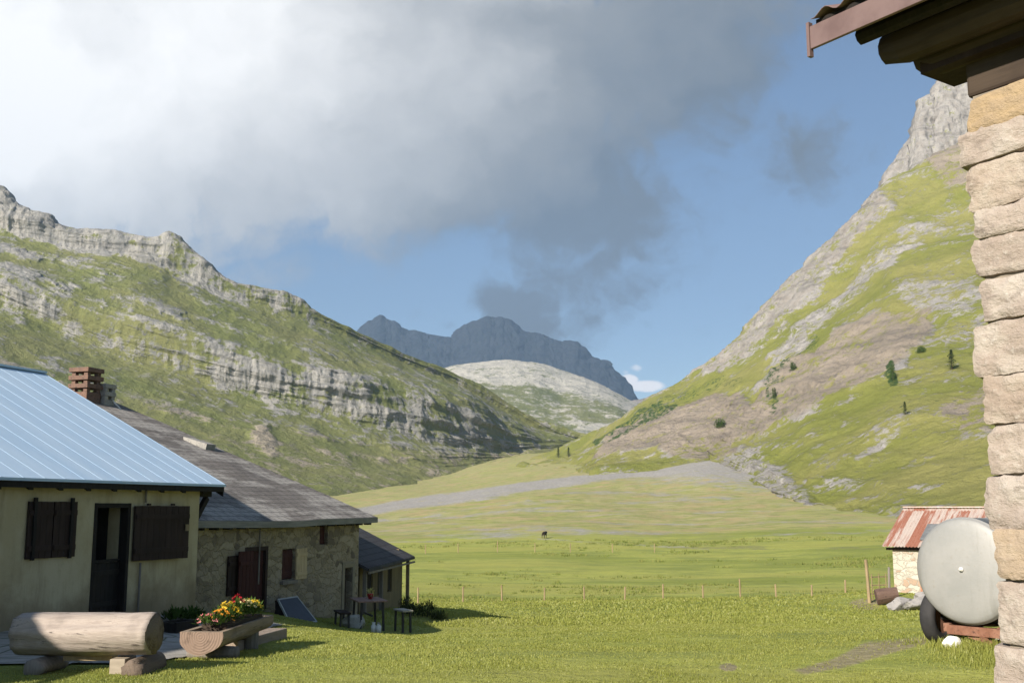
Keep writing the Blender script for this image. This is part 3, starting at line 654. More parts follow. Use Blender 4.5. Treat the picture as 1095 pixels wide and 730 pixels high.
o = k.obj(); a = k.noise(k.scalev(o, (1.5, 1.5, .22)), 3.0, 7, .68); b = k.noise(o, 2.0, 6, .6); d = k.noise(o, 22, 4, .6)
c = k.mix(k.step(b, .35, .65), (.265, .262, .25), (.31, .30, .285)); c = k.mix(k.math('MULTIPLY', k.step(a, .5, .72), .55), c, (.20, .19, .17)); c = k.mix(k.math('MULTIPLY', k.step(d, .58, .72), .3), c, (.23, .19, .15))
finish(galv_streak, k, out, c, .6, k.bump(k.math('ADD', b, k.math('MULTIPLY', d, .15)), .35, .02), .3, .3)
galv = m_metal('galvanised steel', (.37, .375, .36), (.30, .305, .30), .62, .3, 2.0)
iron = m_metal('dark iron', (.03, .028, .028), (.05, .045, .042), .55, .4, 6.0)
limestone = noisy('pale limestone boulder', [(.46, .43, .37), (.36, .34, .30), (.22, .21, .19)], 2.5, .95, .6, .03)

# ------------------------------------------------------------------ wall with real openings
def wall_open(mb, y0, y1, z0, z1, x, t, ops, m=0):
    ys = sorted({y0, y1, *[v for o in ops for v in o[:2]]}); zs = sorted({z0, z1, *[v for o in ops for v in o[2:]]})
    def is_open(yc, zc): return any(o[0] < yc < o[1] and o[2] < zc < o[3] for o in ops)
    for i in range(len(ys) - 1):
        for j in range(len(zs) - 1):
            a, b, c, d = ys[i], ys[i + 1], zs[j], zs[j + 1]
            if is_open((a + b) / 2, (c + d) / 2): continue
            mb.add([(x, a, c), (x, b, c), (x, b, d), (x, a, d)], [(0, 1, 2, 3)], m)
            mb.add([(x - t, a, c), (x - t, b, c), (x - t, b, d), (x - t, a, d)], [(3, 2, 1, 0)], m)
    for (a, b, c, d) in ops + [(y0, y1, z0, z1)]:
        mb.add([(x, a, c), (x, b, c), (x, b, d), (x, a, d), (x - t, a, c), (x - t, b, c), (x - t, b, d), (x - t, a, d)], [(0, 1, 5, 4), (1, 2, 6, 5), (2, 3, 7, 6), (3, 0, 4, 7)], m)
def boards(mb, x, y0, y1, z0, z1, t, n, rails=True, gap=.008, m=0):
    """an upright board leaf with cross rails, its face towards +x"""
    w_ = (y1 - y0) / n
    for i in range(n):
        mb.box(x, x + t, y0 + i * w_ + gap / 2, y0 + (i + 1) * w_ - gap / 2, z0 + rnd.uniform(0, .006), z1 - rnd.uniform(0, .006), m)
    if rails:
        h = z1 - z0
        for f in (.18, .80): mb.box(x + t + .001, x + t + .022, y0 + .02, y1 - .02, z0 + h * f - .04, z0 + h * f + .04, m)

# ------------------------------------------------------------------ house with the blue roof
house = thing('farmhouse', 'ochre plastered farmhouse under a pale blue sheet metal roof', 'house', tuple(H1.o), H1.rz)
win = (-4.40, -3.42, 1.08, 1.90); dor = (-2.88, -2.06, .06, 1.86)
mb = MB(); DEP = 8.8
wall_open(mb, -17.0, 0, -.6, 2.38, 0, .42, [win, dor])
mb.box(-DEP, -DEP + .4, -17.0, 0, -.6, 2.38)
RS = (4.66 - 2.28) / (4.40 + .25)                          # roof rise per metre
for ya, yb in ((-17.0, -16.6), (-.4, -.004)):
    mb.box(-DEP + .401, -.421, ya, yb, -.6, 2.38)
    zr = 2.38 + (DEP / 2) * RS - .12
    pr = [(-DEP + .01, 2.381), (-.01, 2.381), (-DEP / 2, zr - .1)]
    mb.add([(x, ya, z) for x, z in pr] + [(x, yb, z) for x, z in pr], [(0, 2, 1), (3, 4, 5), (0, 1, 4, 3), (1, 2, 5, 4), (2, 0, 3, 5)])
mb.build('wall', plaster, house)
# an inner partition that shows as the pale jamb in the open upper door
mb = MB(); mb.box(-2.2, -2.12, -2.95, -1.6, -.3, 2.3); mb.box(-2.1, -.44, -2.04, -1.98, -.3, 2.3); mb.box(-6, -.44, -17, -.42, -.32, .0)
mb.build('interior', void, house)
# roof: two pitched sheets with raised seams
def seam_roof(y0, y1, xe, ze, xr, zr, t, step, mats, parent, name='roof', rib=.003):
    mb = MB(); L = math.hypot(xr - xe, zr - ze); nx_, nz_ = (ze - zr) / L, abs(xr - xe) / L
    if xr > xe: nx_ = -abs(nx_)
    else: nx_ = abs(nx_)
    mb.hexa([(xe, y0, ze - t), (xe, y1, ze - t), (xr, y1, zr - t), (xr, y0, zr - t), (xe, y0, ze), (xe, y1, ze), (xr, y1, zr), (xr, y0, zr)])
    y = y0 + .03
    while y < y1 - .02:
        a = [(xe + nx_ * .001, y - .014, ze + .001), (xe, y + .014, ze + .001), (xr, y + .014, zr + .001), (xr, y - .014, zr + .001)]
        b = [(p[0] + nx_ * rib, p[1], p[2] + nz_ * rib) for p in a]
        mb.hexa(a + b); y += step
    return mb
xe, ze, xr, zr = .25, 2.28, -4.42, 4.69
r = seam_roof(-17.6, .5, xe, ze, xr, zr, .045, .44, None, None)
r2 = seam_roof(-17.6, .5, -DEP - .25, ze, xr - .002, zr, .045, .44, None, None); b = len(r.v); r.v += r2.v; r.f += [tuple(b + i for i in f) for f in r2.f]; r.mi += r2.mi
r.box(xr - .10, xr + .10, -17.6, .5, zr - .02, zr + .025)
roof1 = r.build('roof', blue_metal, house)
# rafter ends, eave board and the dark timber under the far gable overhang
for i in range(27):
    y = -16.8 + i * .64
    mb = MB(); mb.hexa([(-.30, y, 2.36), (-.30, y + .1, 2.36), (.19, y + .1, 2.10), (.19, y, 2.10), (-.30, y, 2.49), (-.30, y + .1, 2.49), (.19, y + .1, 2.235), (.19, y, 2.235)])
    if y > -8: mb.build('rafter', black_wood, house)
mb = MB(); mb.box(.192, .225, -17.5, .48, 2.135, 2.232); mb.build('eave_board', black_wood, house)
mb = MB()
L = [(.22, 2.05), (.22, 2.24), (-4.4, 4.60), (-4.4, 4.41)]
mb.add([(x, .44, z) for x, z in L] + [(x, .47, z) for x, z in L], [(0, 1, 2, 3), (7, 6, 5, 4), (0, 4, 5, 1), (1, 5, 6, 2), (2, 6, 7, 3), (3, 7, 4, 0)])
mb.build('verge_board', black_wood, house)
for x, z in ((-.12, 2.18), (-2.2, 3.22), (-4.2, 4.2)):
    mb = MB(); mb.box(x - .1, x + .1, .0, .43, z - .14, z + .08); mb.bar((x, .02, z - .62), (x, .40, z - .16), .09, .10); mb.build('purlin', black_wood, house)
mb = MB(); mb.hexa([(.2, .0, 2.20), (.2, .43, 2.20), (-4.4, .43, 4.55), (-4.4, .0, 4.55), (.2, .0, 2.22), (.2, .43, 2.22), (-4.4, .43, 4.57), (-4.4, .0, 4.57)]); mb.build('soffit', black_wood, house)
# shuttered window
wn = MB(); wn.box(-.2, -.14, win[0], win[1], win[2], win[3]); wn = wn.build('window', black_wood, house)
for s in (0, 1):
    mb = MB(); mid = (win[0] + win[1]) / 2; a, b = (win[0] - .05, mid - .01) if s == 0 else (mid + .01, win[1] + .04)
    boards(mb, .012, a, b, win[2] - .03, win[3] + .03, .03, 4); mb.build('shutter', dark_wood, wn)
for y in (win[0] + .07, win[1] - .1):
    mb = MB(); mb.box(.035, .075, y - .03, y + .03, win[2] - .05, win[3] + .09); mb.build('shutter_bar', black_wood, wn)
# stable door: frame, lower leaf ajar, upper leaf folded back on the wall
dr = MB()
for a, b, c, d in ((dor[0] - .05, dor[0] + .02, dor[2], dor[3] + .05), (dor[1] - .02, dor[1] + .05, dor[2], dor[3] + .05)): dr.box(-.16, .015, a, b, c, d)
dr.box(-.16, .014, dor[0] + .021, dor[1] - .021, dor[3] - .03, dor[3] + .048)
dr = dr.build('door', black_wood, house)
mb = MB(); boards(mb, 0, 0, .78, 0, .84, .035, 6); mb.box(-.01, .06, -.01, .80, .845, .89)
mb.build('lower_leaf', black_wood, dr, loc=(-.07, dor[0] + .03, dor[2] + .01), rot=(0, 0, math.radians(7)))
mb = MB(); boards(mb, 0, 0, 1.44, 0, .96, .04, 9); mb.box(.062, .078, 1.30, 1.40, .5, .62, 1)
for y in (.35, .98): mb.box(-.005, .05, y - .03, y + .03, .965, 1.0)
mb.build('upper_leaf', [dark_wood, pale_wood], dr, loc=(.03, dor[1] + .1, .905), rot=(0, 0, math.radians(-4)))
for q_ in ([(.04, -1.66, 2.2), (.04, -1.66, 1.92)], [(.04, -1.72, .87), (.04, -1.72, -.2)]): mb = MB(); mb.tube(q_, .02, 8); mb.build('pipe', grey_wood, house, smooth=True)

# ------------------------------------------------------------------ stone barn with the grey shingle roof
barn = thing('stone_barn', 'long rubble stone barn under a sagging grey shingle roof', 'barn', tuple(H2.o), H2.rz)
d_op = (-5.48, -4.58, .62, 2.0); w_op = (-3.92, -3.36, 1.22, 1.93); s_op = (-2.16, -1.74, 1.98, 2.5); d2 = (-.80, -.36, .2, 1.34); lw = (-6.15, -5.62, 1.06, 1.84)
mb = MB()
wall_open(mb, -8.3, 0, -.9, 2.66, 0, .5, [d_op, w_op, s_op, d2, lw])
mb.box(-17.5, -.501, -.5, -.003, -.9, 2.66); mb.box(-17.5, -17.0, -8.3, -.501, -.9, 2.66); mb.box(-16.99, -.501, -8.3, -7.8, -.9, 2.66)
RB = (6.24 - 2.66) / (9.1 + .25); zr2 = 2.66 + 8.75 * RB - .05
for ya, yb in ((-8.3, -7.8), (-.5, -.003)):
    pr = [(-17.49, 2.661), (-.01, 2.661), (-8.75, zr2 - .1)]
    mb.add([(x, ya, z) for x, z in pr] + [(x, yb, z) for x, z in pr], [(0, 2, 1), (3, 4, 5), (0, 1, 4, 3), (1, 2, 5, 4), (2, 0, 3, 5)])
mb.build('wall', barn_stone, barn)
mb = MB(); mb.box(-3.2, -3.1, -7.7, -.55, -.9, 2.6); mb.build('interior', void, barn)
def sag(x, y):
    return -.055 * math.sin(math.pi * min(max((y + 8.2) / 8.7, 0), 1)) * 1.0 + .02 * float(vnoise(x * .6, y * .8, 0, 3)) + .03 * float(vnoise(y * .35, x * .1, 2, 4))
def sag_roof(x0, z0, x1, z1, y0, y1, nx_, ny_, t):
    vs = []; fs = []
    for lay in (0, 1):
        for i in range(nx_ + 1):
            for j in range(ny_ + 1):
                x = x0 + (x1 - x0) * i / nx_; y = y0 + (y1 - y0) * j / ny_; vs.append((x, y, z0 + (z1 - z0) * i / nx_ + sag(x, y) - t * lay))
    W = ny_ + 1; H = (nx_ + 1) * W
    for i in range(nx_):
        for j in range(ny_):
            a = i * W + j; fs.append((a, a + 1, a + W + 1, a + W)); fs.append((H + a, H + a + W, H + a + W + 1, H + a + 1))
    for i in range(nx_):
        for j in (0, ny_):
            a = i * W + j; fs.append((a, a + W, H + a + W, H + a))
    for j in range(ny_):
        for i in (0, nx_):
            a = i * W + j; fs.append((a, a + 1, H + a + 1, H + a))
    return vs, fs
mb = MB(); mb.add(*sag_roof(.27, 2.66, -9.1, 6.24, -8.15, .52, 28, 30, .10)); mb.add(*sag_roof(-18.0, 2.83, -9.101, 6.24, -8.15, .52, 28, 30, .10)); roof2 = mb.build('roof', shingle, barn)
for j in range(17): mb = MB(); mb.box(.05, .24, -8.0 + j * .51, -7.91 + j * .51, 2.44, 2.545); mb.build('rafter', black_wood, barn)
prev = None; mb = MB()
for j in range(24):
    y = -8.15 + 8.67 * j / 23; z = 2.66 + sag(.27, y); cur = [(.272, y, z - .145), (.30, y, z - .145), (.30, y, z - .0), (.272, y, z - .0)]
    if prev: mb.add(prev + cur, [(0, 1, 5, 4), (1, 2, 6, 5), (2, 3, 7, 6), (3, 0, 4, 7)])
    prev = cur
mb.build('eave_board', m_wood('pale grey eave board', (.24, .225, .20), (.17, .16, .145), 1), barn)
for i in range(14): mb = MB(); mb.box(-.3 - i * .62, -.2 - i * .62, .0, .42, 2.60 + (i * .62) * RB - .12, 2.60 + (i * .62) * RB - .02); mb.build('verge_timber', black_wood, barn)
sk = MB(); c = H2.pl(216, 471, 0, -5.0); hz_ = 2.66 + (5.0 + .25) * RB
cx, cy = -5.1, c[1]
sk.hexa([(cx - .38, cy - .22, hz_ + .13), (cx + .38, cy - .22, hz_ - .17), (cx + .38, cy + .22, hz_ - .17), (cx - .38, cy + .22, hz_ + .13), (cx - .38, cy - .22, hz_ + .24), (cx + .42, cy - .22, hz_ + .02), (cx + .42, cy + .22, hz_ + .02), (cx - .38, cy + .22, hz_ + .24)])
sk.build('roof_hatch', concrete, roof2)
def chimney(px, py, x, w_, h, n, mats, name='chimney'):
    q = H2.pl(px, py, 0, x); y = q[1]; zb = 2.66 + (.25 - x) * RB if x > -9.1 else 6.24; zb -= .5
    zt = q[2]; mb = MB()
    mb.box(x - w_ / 2, x + w_ / 2, y - w_ / 2, y + w_ / 2, zb, zt - .62 * h)
    for i in range(n):                     # open courses under the cap
        z0 = zt - .62 * h + i * (.62 * h / n)
        mb.box(x - w_ * .58, x + w_ * .58, y - w_ * .58, y + w_ * .58, z0 + .45 * .62 * h / n, z0 + .62 * h / n)
        for sx_ in (-1, 1):
            for sy_ in (-1, 1): mb.box(x + sx_ * w_ * .36 - .07, x + sx_ * w_ * .36 + .07, y + sy_ * w_ * .36 - .07, y + sy_ * w_ * .36 + .07, z0, z0 + .449 * .62 * h / n)
    mb.build(name, mats, roof2, bevel=.012); return y, zt
cy1, cz1 = chimney(93, 394, -8.6, .60, 1.15, 3, brick)
cy2, cz2 = chimney(112, 411, -8.4, .42, .75, 2, concrete)
mb = MB(); mb.tube([(-8.3, cy2 + .1, cz2 - .35), (-7.75, cy2 + .35, cz2 - 1.0)], .025, 6); mb.build('chimney_stay', white_paint, roof2)
# doors and windows of the barn
dr = MB()
for a, b in ((d_op[0] - .02, d_op[0] + .07), (d_op[1] - .07, d_op[1] + .02)): dr.box(-.2, .012, a, b, d_op[2], d_op[3] + .03)
dr.box(-.2, .012, d_op[0] + .071, d_op[1] - .071, d_op[3] - .06, d_op[3] + .03)
dr = dr.build('door', dark_wood, barn)
mb = MB(); boards(mb, -.1, d_op[0] + .32, d_op[1] - .075, d_op[2] + .02, d_op[3] - .07, .04, 4); mb.build('door_leaf', red_wood, dr)
mb = MB(); boards(mb, 0, 0, .5, 0, 1.3, .035, 4); mb.build('door_leaf', red_wood, dr, loc=(.10, d_op[0] - .44, d_op[2] + .04), rot=(0, 0, math.radians(-6)))
wn = MB(); wn.box(-.3, -.25, lw[0], lw[1], lw[2], lw[3]); wn = wn.build('window', black_wood, barn)
mb = MB(); boards(mb, .015, lw[0] - .05, lw[1] + .02, lw[2] - .04, lw[3] + .03, .03, 4); mb.build('shutter', dark_wood, wn)
wn = MB(); wn.box(-.3, -.25, w_op[0], w_op[1], w_op[2], w_op[3]); wn = wn.build('window', black_wood, barn)
mb = MB(); boards(mb, -.08, w_op[0] + .03, w_op[1] - .02, w_op[2] + .02, w_op[3] - .02, .03, 3, True); mb.build('shutter', red_wood, wn)['label'] = 'closed dark red shutter'
mb = MB(); boards(mb, .012, w_op[1] + .02, w_op[1] + .54, w_op[2] - .02, w_op[3], .03, 4, True); mb.build('shutter', m_wood('pale larch boards', (.52, .40, .24), (.44, .33, .19)), wn)['label'] = 'pale wooden shutter folded back on the wall'
mb = MB(); mb.box(-.05, .09, w_op[0] - .08, w_op[1] + .04, w_op[2] - .1, w_op[2] - .02); mb.build('sill', grey_wood, wn)
wn = MB(); wn.box(-.3, -.25, s_op[0], s_op[1], s_op[2], s_op[3]); wn = wn.build('window', black_wood, barn)
mb = MB(); boards(mb, -.12, s_op[0] + .01, s_op[1] - .01, s_op[2] + .01, s_op[3] - .01, .03, 2, False); mb.build('shutter', red_wood, wn)
dr = MB()
for a, b, c, d in ((d2[0] - .13, d2[0], d2[2], d2[3] + .14), (d2[1], d2[1] + .13, d2[2], d2[3] + .14), (d2[0] + .001, d2[1] - .001, d2[3], d2[3] + .14)): dr.box(-.2, .03, a, b, c, d)
dr = dr.build('door', noisy('dressed stone frame', [(.25, .21, .15), (.20, .17, .12)], 4), barn, bevel=.01)
mb = MB(); boards(mb, -.22, d2[0] + .005, d2[1] - .005, d2[2], d2[3] - .005, .04, 3); mb.build('door_leaf', dark_wood, dr)
mb = MB(); mb.tube([(.05, -5.0, 2.5), (.055, -5.0, 1.2)], .018, 6); mb.build('pipe', grey_wood, barn)

# ------------------------------------------------------------------ low lean-to beyond the barn
A = P(395, 612, 30.0); B = P(443, 597, 36.0)
ang = math.atan2(-(B[0] - A[0]), B[1] - A[1])
LF = Frame((A[0] + .0, A[1], g1(A[0], A[1] + 3) - .05), math.degrees(ang))
lean = thing('lean_to', 'low lean-to shed with a dark slate roof at the end of the stone barn', 'shed', tuple(LF.o), LF.rz)
ez = (A[2] + B[2]) / 2 - LF.o[2] - .02; LN = float(np.hypot(B[0] - A[0], B[1] - A[1]))
mb = MB(); pt_ = math.tan(math.radians(27))
mb.add(*[[(0.02, -.1, ez), (.02, LN, ez + .06), (-3.4, LN, ez + 3.4 * pt_), (-3.4, -.1, ez + 3.4 * pt_), (0.02, -.1, ez + .08), (.02, LN, ez + .14), (-3.4, LN, ez + .1 + 3.4 * pt_), (-3.4, -.1, ez + .1 + 3.4 * pt_)], [(3, 2, 1, 0), (4, 5, 6, 7), (0, 1, 5, 4), (1, 2, 6, 5), (2, 3, 7, 6), (3, 0, 4, 7)]])
mb.build('roof', slate, lean)
mb = MB(); wx = -.32; zt = ez + .1
wall_open(mb, .2, LN - .35, -.4, zt, wx, .1, [(1.0, 1.7, .55, zt - .18), (2.3, 2.95, .5, zt - .2), (3.6, 4.2, .5, zt - .2)])
mb.box(-3.3, wx - .101, .2, .3, -.4, ez + .55); mb.box(-3.3, wx - .101, LN - .45, LN - .35, -.4, ez + .4); mb.hexa([(-3.3, .2, ez + .551), (-1.2, .2, ez + .551), (-1.2, .3, ez + .551), (-3.3, .3, ez + .551), (-3.3, .2, ez + 1.6), (-2.6, .2, ez + 1.25), (-2.6, .3, ez + 1.25), (-3.3, .3, ez + 1.6)])
mb.build('wall', m_wood('yellowed boards', (.20, .155, .085), (.15, .115, .06)), lean)
for a, b in ((1.0, 1.7), (2.3, 2.95), (3.6, 4.2)):
    mb = MB(); mb.box(wx - .09, wx - .05, a + .01, b - .01, .56, zt - .21); mb.build('window', black_wood, lean)
for y in (.12, 2.05, LN - .3):
    mb = MB(); mb.box(-.2, -.1, y - .05, y + .05, -.4, zt - .02); mb.build('post', pale_wood if y > 3 else grey_wood, lean)
mb = MB(); mb.box(-.01, .03, -.1, LN, ez - .06, ez - .004); mb.build('eave_board', grey_wood, lean)

# ------------------------------------------------------------------ stone cottage at the right edge
K0 = np.array([2.62, 6.0, 0.0])
KF = Frame(K0, 180 + 34.8)
cot = thing('stone_cottage', 'corner of a pink limestone cottage with a rusty eave overhead', 'house', tuple(K0), KF.rz)
def zpix(py):                               # height on the corner for a photo row
    d = ray(1050, py); return CZ + d[2] / d[1] * 6.0
rows_px = [12, 58, 105, 142, 178, 228, 258, 300, 345, 402, 455, 508, 567, 622, 690, 745, 800, 850]
edge = [.03, .0, .015, -.03, .01, .035, -.01, .05, -.03, .02, .03, -.01, .03, .01, -.03, .13, .10, .12]
mt_stone, k, out = new_mat('pink grey limestone blocks')
o = k.obj(); a = k.noise(o, 3.2, 7, .65); b = k.noise(o, 17, 6, .7); cc = k.noise(k.scalev(o, (1, 1, 2.4)), 6.5, 6, .7)
tn = k.attr('tone')
col = k.mix(tn, (.275, .222, .19), (.34, .28, .238))
col = k.mix(k.step(a, .42, .66), col, (.39, .34, .295)); col = k.mix(k.math('MULTIPLY', k.step(cc, .52, .68), .75), col, (.19, .155, .13)); col = k.mix(k.math('MULTIPLY', k.step(b, .56, .7), .6), col, (.46, .42, .375))
och = k.attr('ochre'); col = k.mix(och, col, k.mix(k.step(cc, .35, .65), (.36, .26, .155), (.31, .23, .15)))
finish(mt_stone, k, out, col, .95, k.bump(k.math('ADD', k.math('MULTIPLY', a, .7), k.math('ADD', k.math('MULTIPLY', b, .5), k.math('MULTIPLY', cc, .6))), 1.0, .04), .15)
SV = []; SF = []; ST = []; SO = []
def stone(y0, y1, z0, z1, depth, x_out, tone, ochre, seed):
    """one weathered block: a rounded, lumpy box whose face points to +x"""
    n = 12; r_ = random.Random(seed); base = len(SV)
    grid = {}
    cy, cz, hy, hz2 = (y0 + y1) / 2, (z0 + z1) / 2, (y1 - y0) / 2, (z1 - z0) / 2
    tl = r_.uniform(-.20, .16)
    vs = []
    ny_, nz_ = max(4, int(hy * 2 / .03)), max(4, int(hz2 * 2 / .025)); nd = 5
    def emit(u, v, w):                     # u,v,w in -1..1 (y, z, depth)
        e_ = .16
        # squircle rounding
        p = np.array([u, v, w]); q = np.sign(p) * np.abs(p); m_ = (abs(u)**14 + abs(v)**14 + abs(w)**14) ** (1 / 14); q = p / max(m_, 1e-6) * max(abs(u), abs(v), abs(w))
        return (x_out - depth / 2 + q[2] * depth / 2, cy + q[0] * hy, cz + q[1] * hz2 + tl * q[0] * hy * .35)
    def face(fn, na, nb):
        b0 = len(vs)
        for i in range(na + 1):
            for j in range(nb + 1): vs.append(emit(*fn(-1 + 2 * i / na, -1 + 2 * j / nb)))
        for i in range(na):
            for j in range(nb):
                q = b0 + i * (nb + 1) + j; SF.append((base + q, base + q + nb + 1, base + q + nb + 2, base + q + 1))
    face(lambda a, b: (a, b, 1), ny_, nz_); face(lambda a, b: (-1, a, b), nz_, nd); face(lambda a, b: (1, b, a), nd, nz_); face(lambda a, b: (b, 1, a), nd, ny_); face(lambda a, b: (a, -1, b), ny_, nd)
    va = np.array(vs); ctr = np.array([x_out - depth / 2, cy, cz]); dirn = va - ctr; dirn /= np.linalg.norm(dirn, axis=1, keepdims=True)
    s_ = seed * 3.7
    amp = .022 * fbm(va[:, 0] * 4 + s_, va[:, 1] * 4, va[:, 2] * 4, 4, 2) + .026 * fbm(va[:, 0] * 11 + s_, va[:, 1] * 11, va[:, 2] * 16, 4, 3, .6, True)
    va = va + dirn * amp[:, None]
    SV.extend(va.tolist()); ST.extend([tone] * len(va)); SO.extend([ochre] * len(va))
for i in range(2, len(rows_px) - 1):
    z1, z0 = zpix(rows_px[i]), zpix(rows_px[i + 1])
    y = -edge[i] if False else edge[i]
    first = True; j = 0
    while y < 4.2:
        ln = rnd.uniform(.42, .85) if i % 2 else rnd.uniform(.55, 1.0)
        if i == 2: ln = 1.6
        y2 = min(y + ln, 4.3)
        oc = 1.0 if i == 2 else (.55 if (i == 12 and first) else (.2 if rnd.random() < .12 else rnd.uniform(0, .08)))
        zj = rnd.uniform(-.012, .012)
        stone(y, y2 - .002, z0 + .001, z1 - .001, .42, rnd.uniform(-.006, .02) + (.02 if i == 2 else 0), rnd.random(), oc, i * 31 + j)
        y = y2; j += 1; first = False
me = fast_mesh('wall', SV, SF, {'tone': ST, 'ochre': SO}); wallo = link_mesh('wall', me, mt_stone, cot)
ztop = zpix(12)
beam_and_shade = m_wood('rough brown beam and eave shade', (.036, .024, .017), (.055, .038, .026), 1)
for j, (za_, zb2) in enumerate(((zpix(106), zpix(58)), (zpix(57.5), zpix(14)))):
    mb = MB(); mb.box(-.42, -.02 + .03 * j, .03 - .05 * j, 4.2, za_, zb2); mb.build('plate_and_shade', beam_and_shade, cot, bevel=.02)  # dark timber replaces the top stone courses to deepen the eave shade

mb = MB(); mb.box(-.43, -.034, .06, 4.2, -.3, ztop); mb.box(-5.5, -.401, .08, .5, -.3, ztop)
mb.build('wall_core', noisy('sandy mortar', [(.24, .20, .155), (.18, .15, .12)], 8, .95, .4), cot)
fz = 4.58
brown_metal = m_metal('faded brown sheet metal', (.115, .070, .064), (.155, .100, .092), .5, .15, 4.0)
mb = MB(); mb.box(.50, .525, -.64, 4.6, fz - .115, fz + .03); mb.build('fascia', brown_metal, cot, bevel=.004)
mb = MB(); mb.box(.47, .51, -.60, 4.6, fz + .032, fz + .062); mb.build('gap_shade_strip', black_wood, cot)  # black strip stands in for the shade in the gap above the fascia
mb = MB(); mb.box(.495, .53, -.662, -.6405, fz - .16, fz + .06); mb.build('fascia_end', brown_metal, cot)
slp = math.tan(math.radians(20))
# corrugated roof sheets, the near edge open above the fascia
vs = []; fs = []; ny_ = 190; y0c, y1c = -.60, 4.6
for lay in (0, 1):
    for i, x in enumerate((.56, -2.9)):
        for j in range(ny_ + 1):
            y = y0c + (y1c - y0c) * j / ny_; z = fz + .075 + (.56 - x) * slp + .022 * math.sin(y * 2 * math.pi / .18) - .004 * lay + (.03 if y > .05 else 0)
            vs.append((x, y, z))
W = ny_ + 1
for j in range(ny_):
    fs.append((j, j + 1, W + j + 1, W + j)); fs.append((2 * W + j, 3 * W + j, 3 * W + j + 1, 2 * W + j + 1)); fs.append((j, 2 * W + j, 2 * W + j + 1, j + 1))
mb = MB(); mb.add(vs, fs); mb.build('roof', brown_metal, cot, smooth=True)
mb = MB(); mb.hexa([(.49, -.6, fz - .02), (.49, 4.6, fz - .02), (-2.9, 4.6, fz - .02 + 3.39 * slp), (-2.9, -.6, fz - .02 + 3.39 * slp), (.49, -.6, fz + .02), (.49, 4.6, fz + .02), (-2.9, 4.6, fz + .02 + 3.39 * slp), (-2.9, -.6, fz + .02 + 3.39 * slp)])
mb.build('soffit', dark_wood, cot)
mb = MB(); mb.tube([(.33, -.42, fz - .07), (.33, 4.5, fz - .07)], .05, 8, wob=.1); mb.build('batten', black_wood, cot)
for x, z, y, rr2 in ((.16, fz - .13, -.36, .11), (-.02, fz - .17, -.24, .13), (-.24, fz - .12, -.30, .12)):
    mb = MB(); mb.tube([(x, y, z), (x, y + .12, z - .02), (x, 4.5, z - .02)], [rr2 * .8, rr2, rr2], 12, wob=.12, seed=int(rr2 * 100)); mb.build('plate_and_shade', beam_and_shade, cot, smooth=False)
mb = MB(); mb.bar((-.1, -.2, fz - .26), (-.1, 4.4, fz - .26), .34, .12); mb.build('plate_and_shade', dark_wood, cot)

# ------------------------------------------------------------------ unseen barn added beyond the frame, shaped to shade the log bench
shade_hut = thing('unseen_shade_barn', 'unseen plank barn added beyond the left edge to shade the log bench', 'barn', (-13.0, 6.2, 0.1), 0)
mb = MB(); mb.box(-3.9, 3.9, -1.0, 1.2, -.3, 3.5); mb.build('wall', grey_wood, shade_hut)
mb = MB(); hp = [(-4.4, 3.25), (0, 7.25), (4.4, 3.25), (4.4, 3.37), (0, 7.37), (-4.4, 3.37)]
mb.add([(x, -1.3, z) for x, z in hp] + [(x, 1.5, z) for x, z in hp], [(0, 1, 4, 5), (1, 2, 3, 4), (6, 11, 10, 7), (7, 10, 9, 8), (0, 6, 7, 1), (1, 7, 8, 2), (2, 8, 9, 3), (3, 9, 10, 4), (4, 10, 11, 5), (5, 11, 6, 0)])
mb.build('roof', shingle, shade_hut)
gp = [(-3.89, 3.51), (3.89, 3.51), (3.89, 3.70), (0, 7.24), (-3.89, 3.70)]
for y in (-1.0, 1.1): mb = MB(); mb.add([(x, y, z) for x, z in gp] + [(x, y + .1, z) for x, z in gp], [(0, 1, 2, 3, 4), (9, 8, 7, 6, 5)] + [(i, (i + 1) % 5, (i + 1) % 5 + 5, i + 5) for i in range(5)]); mb.build('gable', grey_wood, shade_hut)

# ------------------------------------------------------------------ paving of the terrace
def drape(name, pts, mat, lift, n=24, jitter=.0, seed=0):
    x0, x1 = min(p[0] for p in pts), max(p[0] for p in pts); y0, y1 = min(p[1] for p in pts), max(p[1] for p in pts)
    gx, gy = np.meshgrid(np.linspace(x0, x1, n), np.linspace(y0, y1, n)); sd = poly_sd(gx, gy, pts) + jitter * fbm(gx * 2.2, gy * 2.2, seed, 3, seed)
    ok = sd > 0; z = gz(gx, gy) + lift
    F_ = grid_faces(n, n); good = ok.ravel()[F_].all(1); F_ = F_[good]
    used = np.unique(F_); mp = -np.ones(n * n, int); mp[used] = np.arange(len(used))
    V = np.stack([gx, gy, z], -1).reshape(-1, 3)[used]
    return structure(name, fast_mesh(name, V, mp[F_], smooth=True), mat)
def gpt(px, py):                            # where the sight line meets the ground
    d = ray(px, py); lo, hi = 2.0, 200.0
    for _ in range(60):
        mid = (lo + hi) / 2; p = np.array([0, 0, CZ]) + d / d[1] * mid
        if p[2] > g1(p[0], p[1]): lo = mid
        else: hi = mid
    return np.array([0, 0, CZ]) + d / d[1] * lo
mp, k, out = new_mat('grey flagstones')
o = k.pos(); vd = k.n('ShaderNodeTexVoronoi', {'Vector': o, 'Scale': 1.5}, feature='DISTANCE_TO_EDGE').outputs[0]
a = k.noise(o, 3, 6, .6); b = k.noise(o, 18, 5, .6)
col = k.mix(k.step(a, .35, .65), (.33, .305, .27), (.25, .235, .215)); col = k.mix(k.math('MULTIPLY', k.step(b, .5, .7), .4), col, (.18, .165, .145))
col = k.mix(k.step(vd, .035, .0), col, (.07, .075, .035))
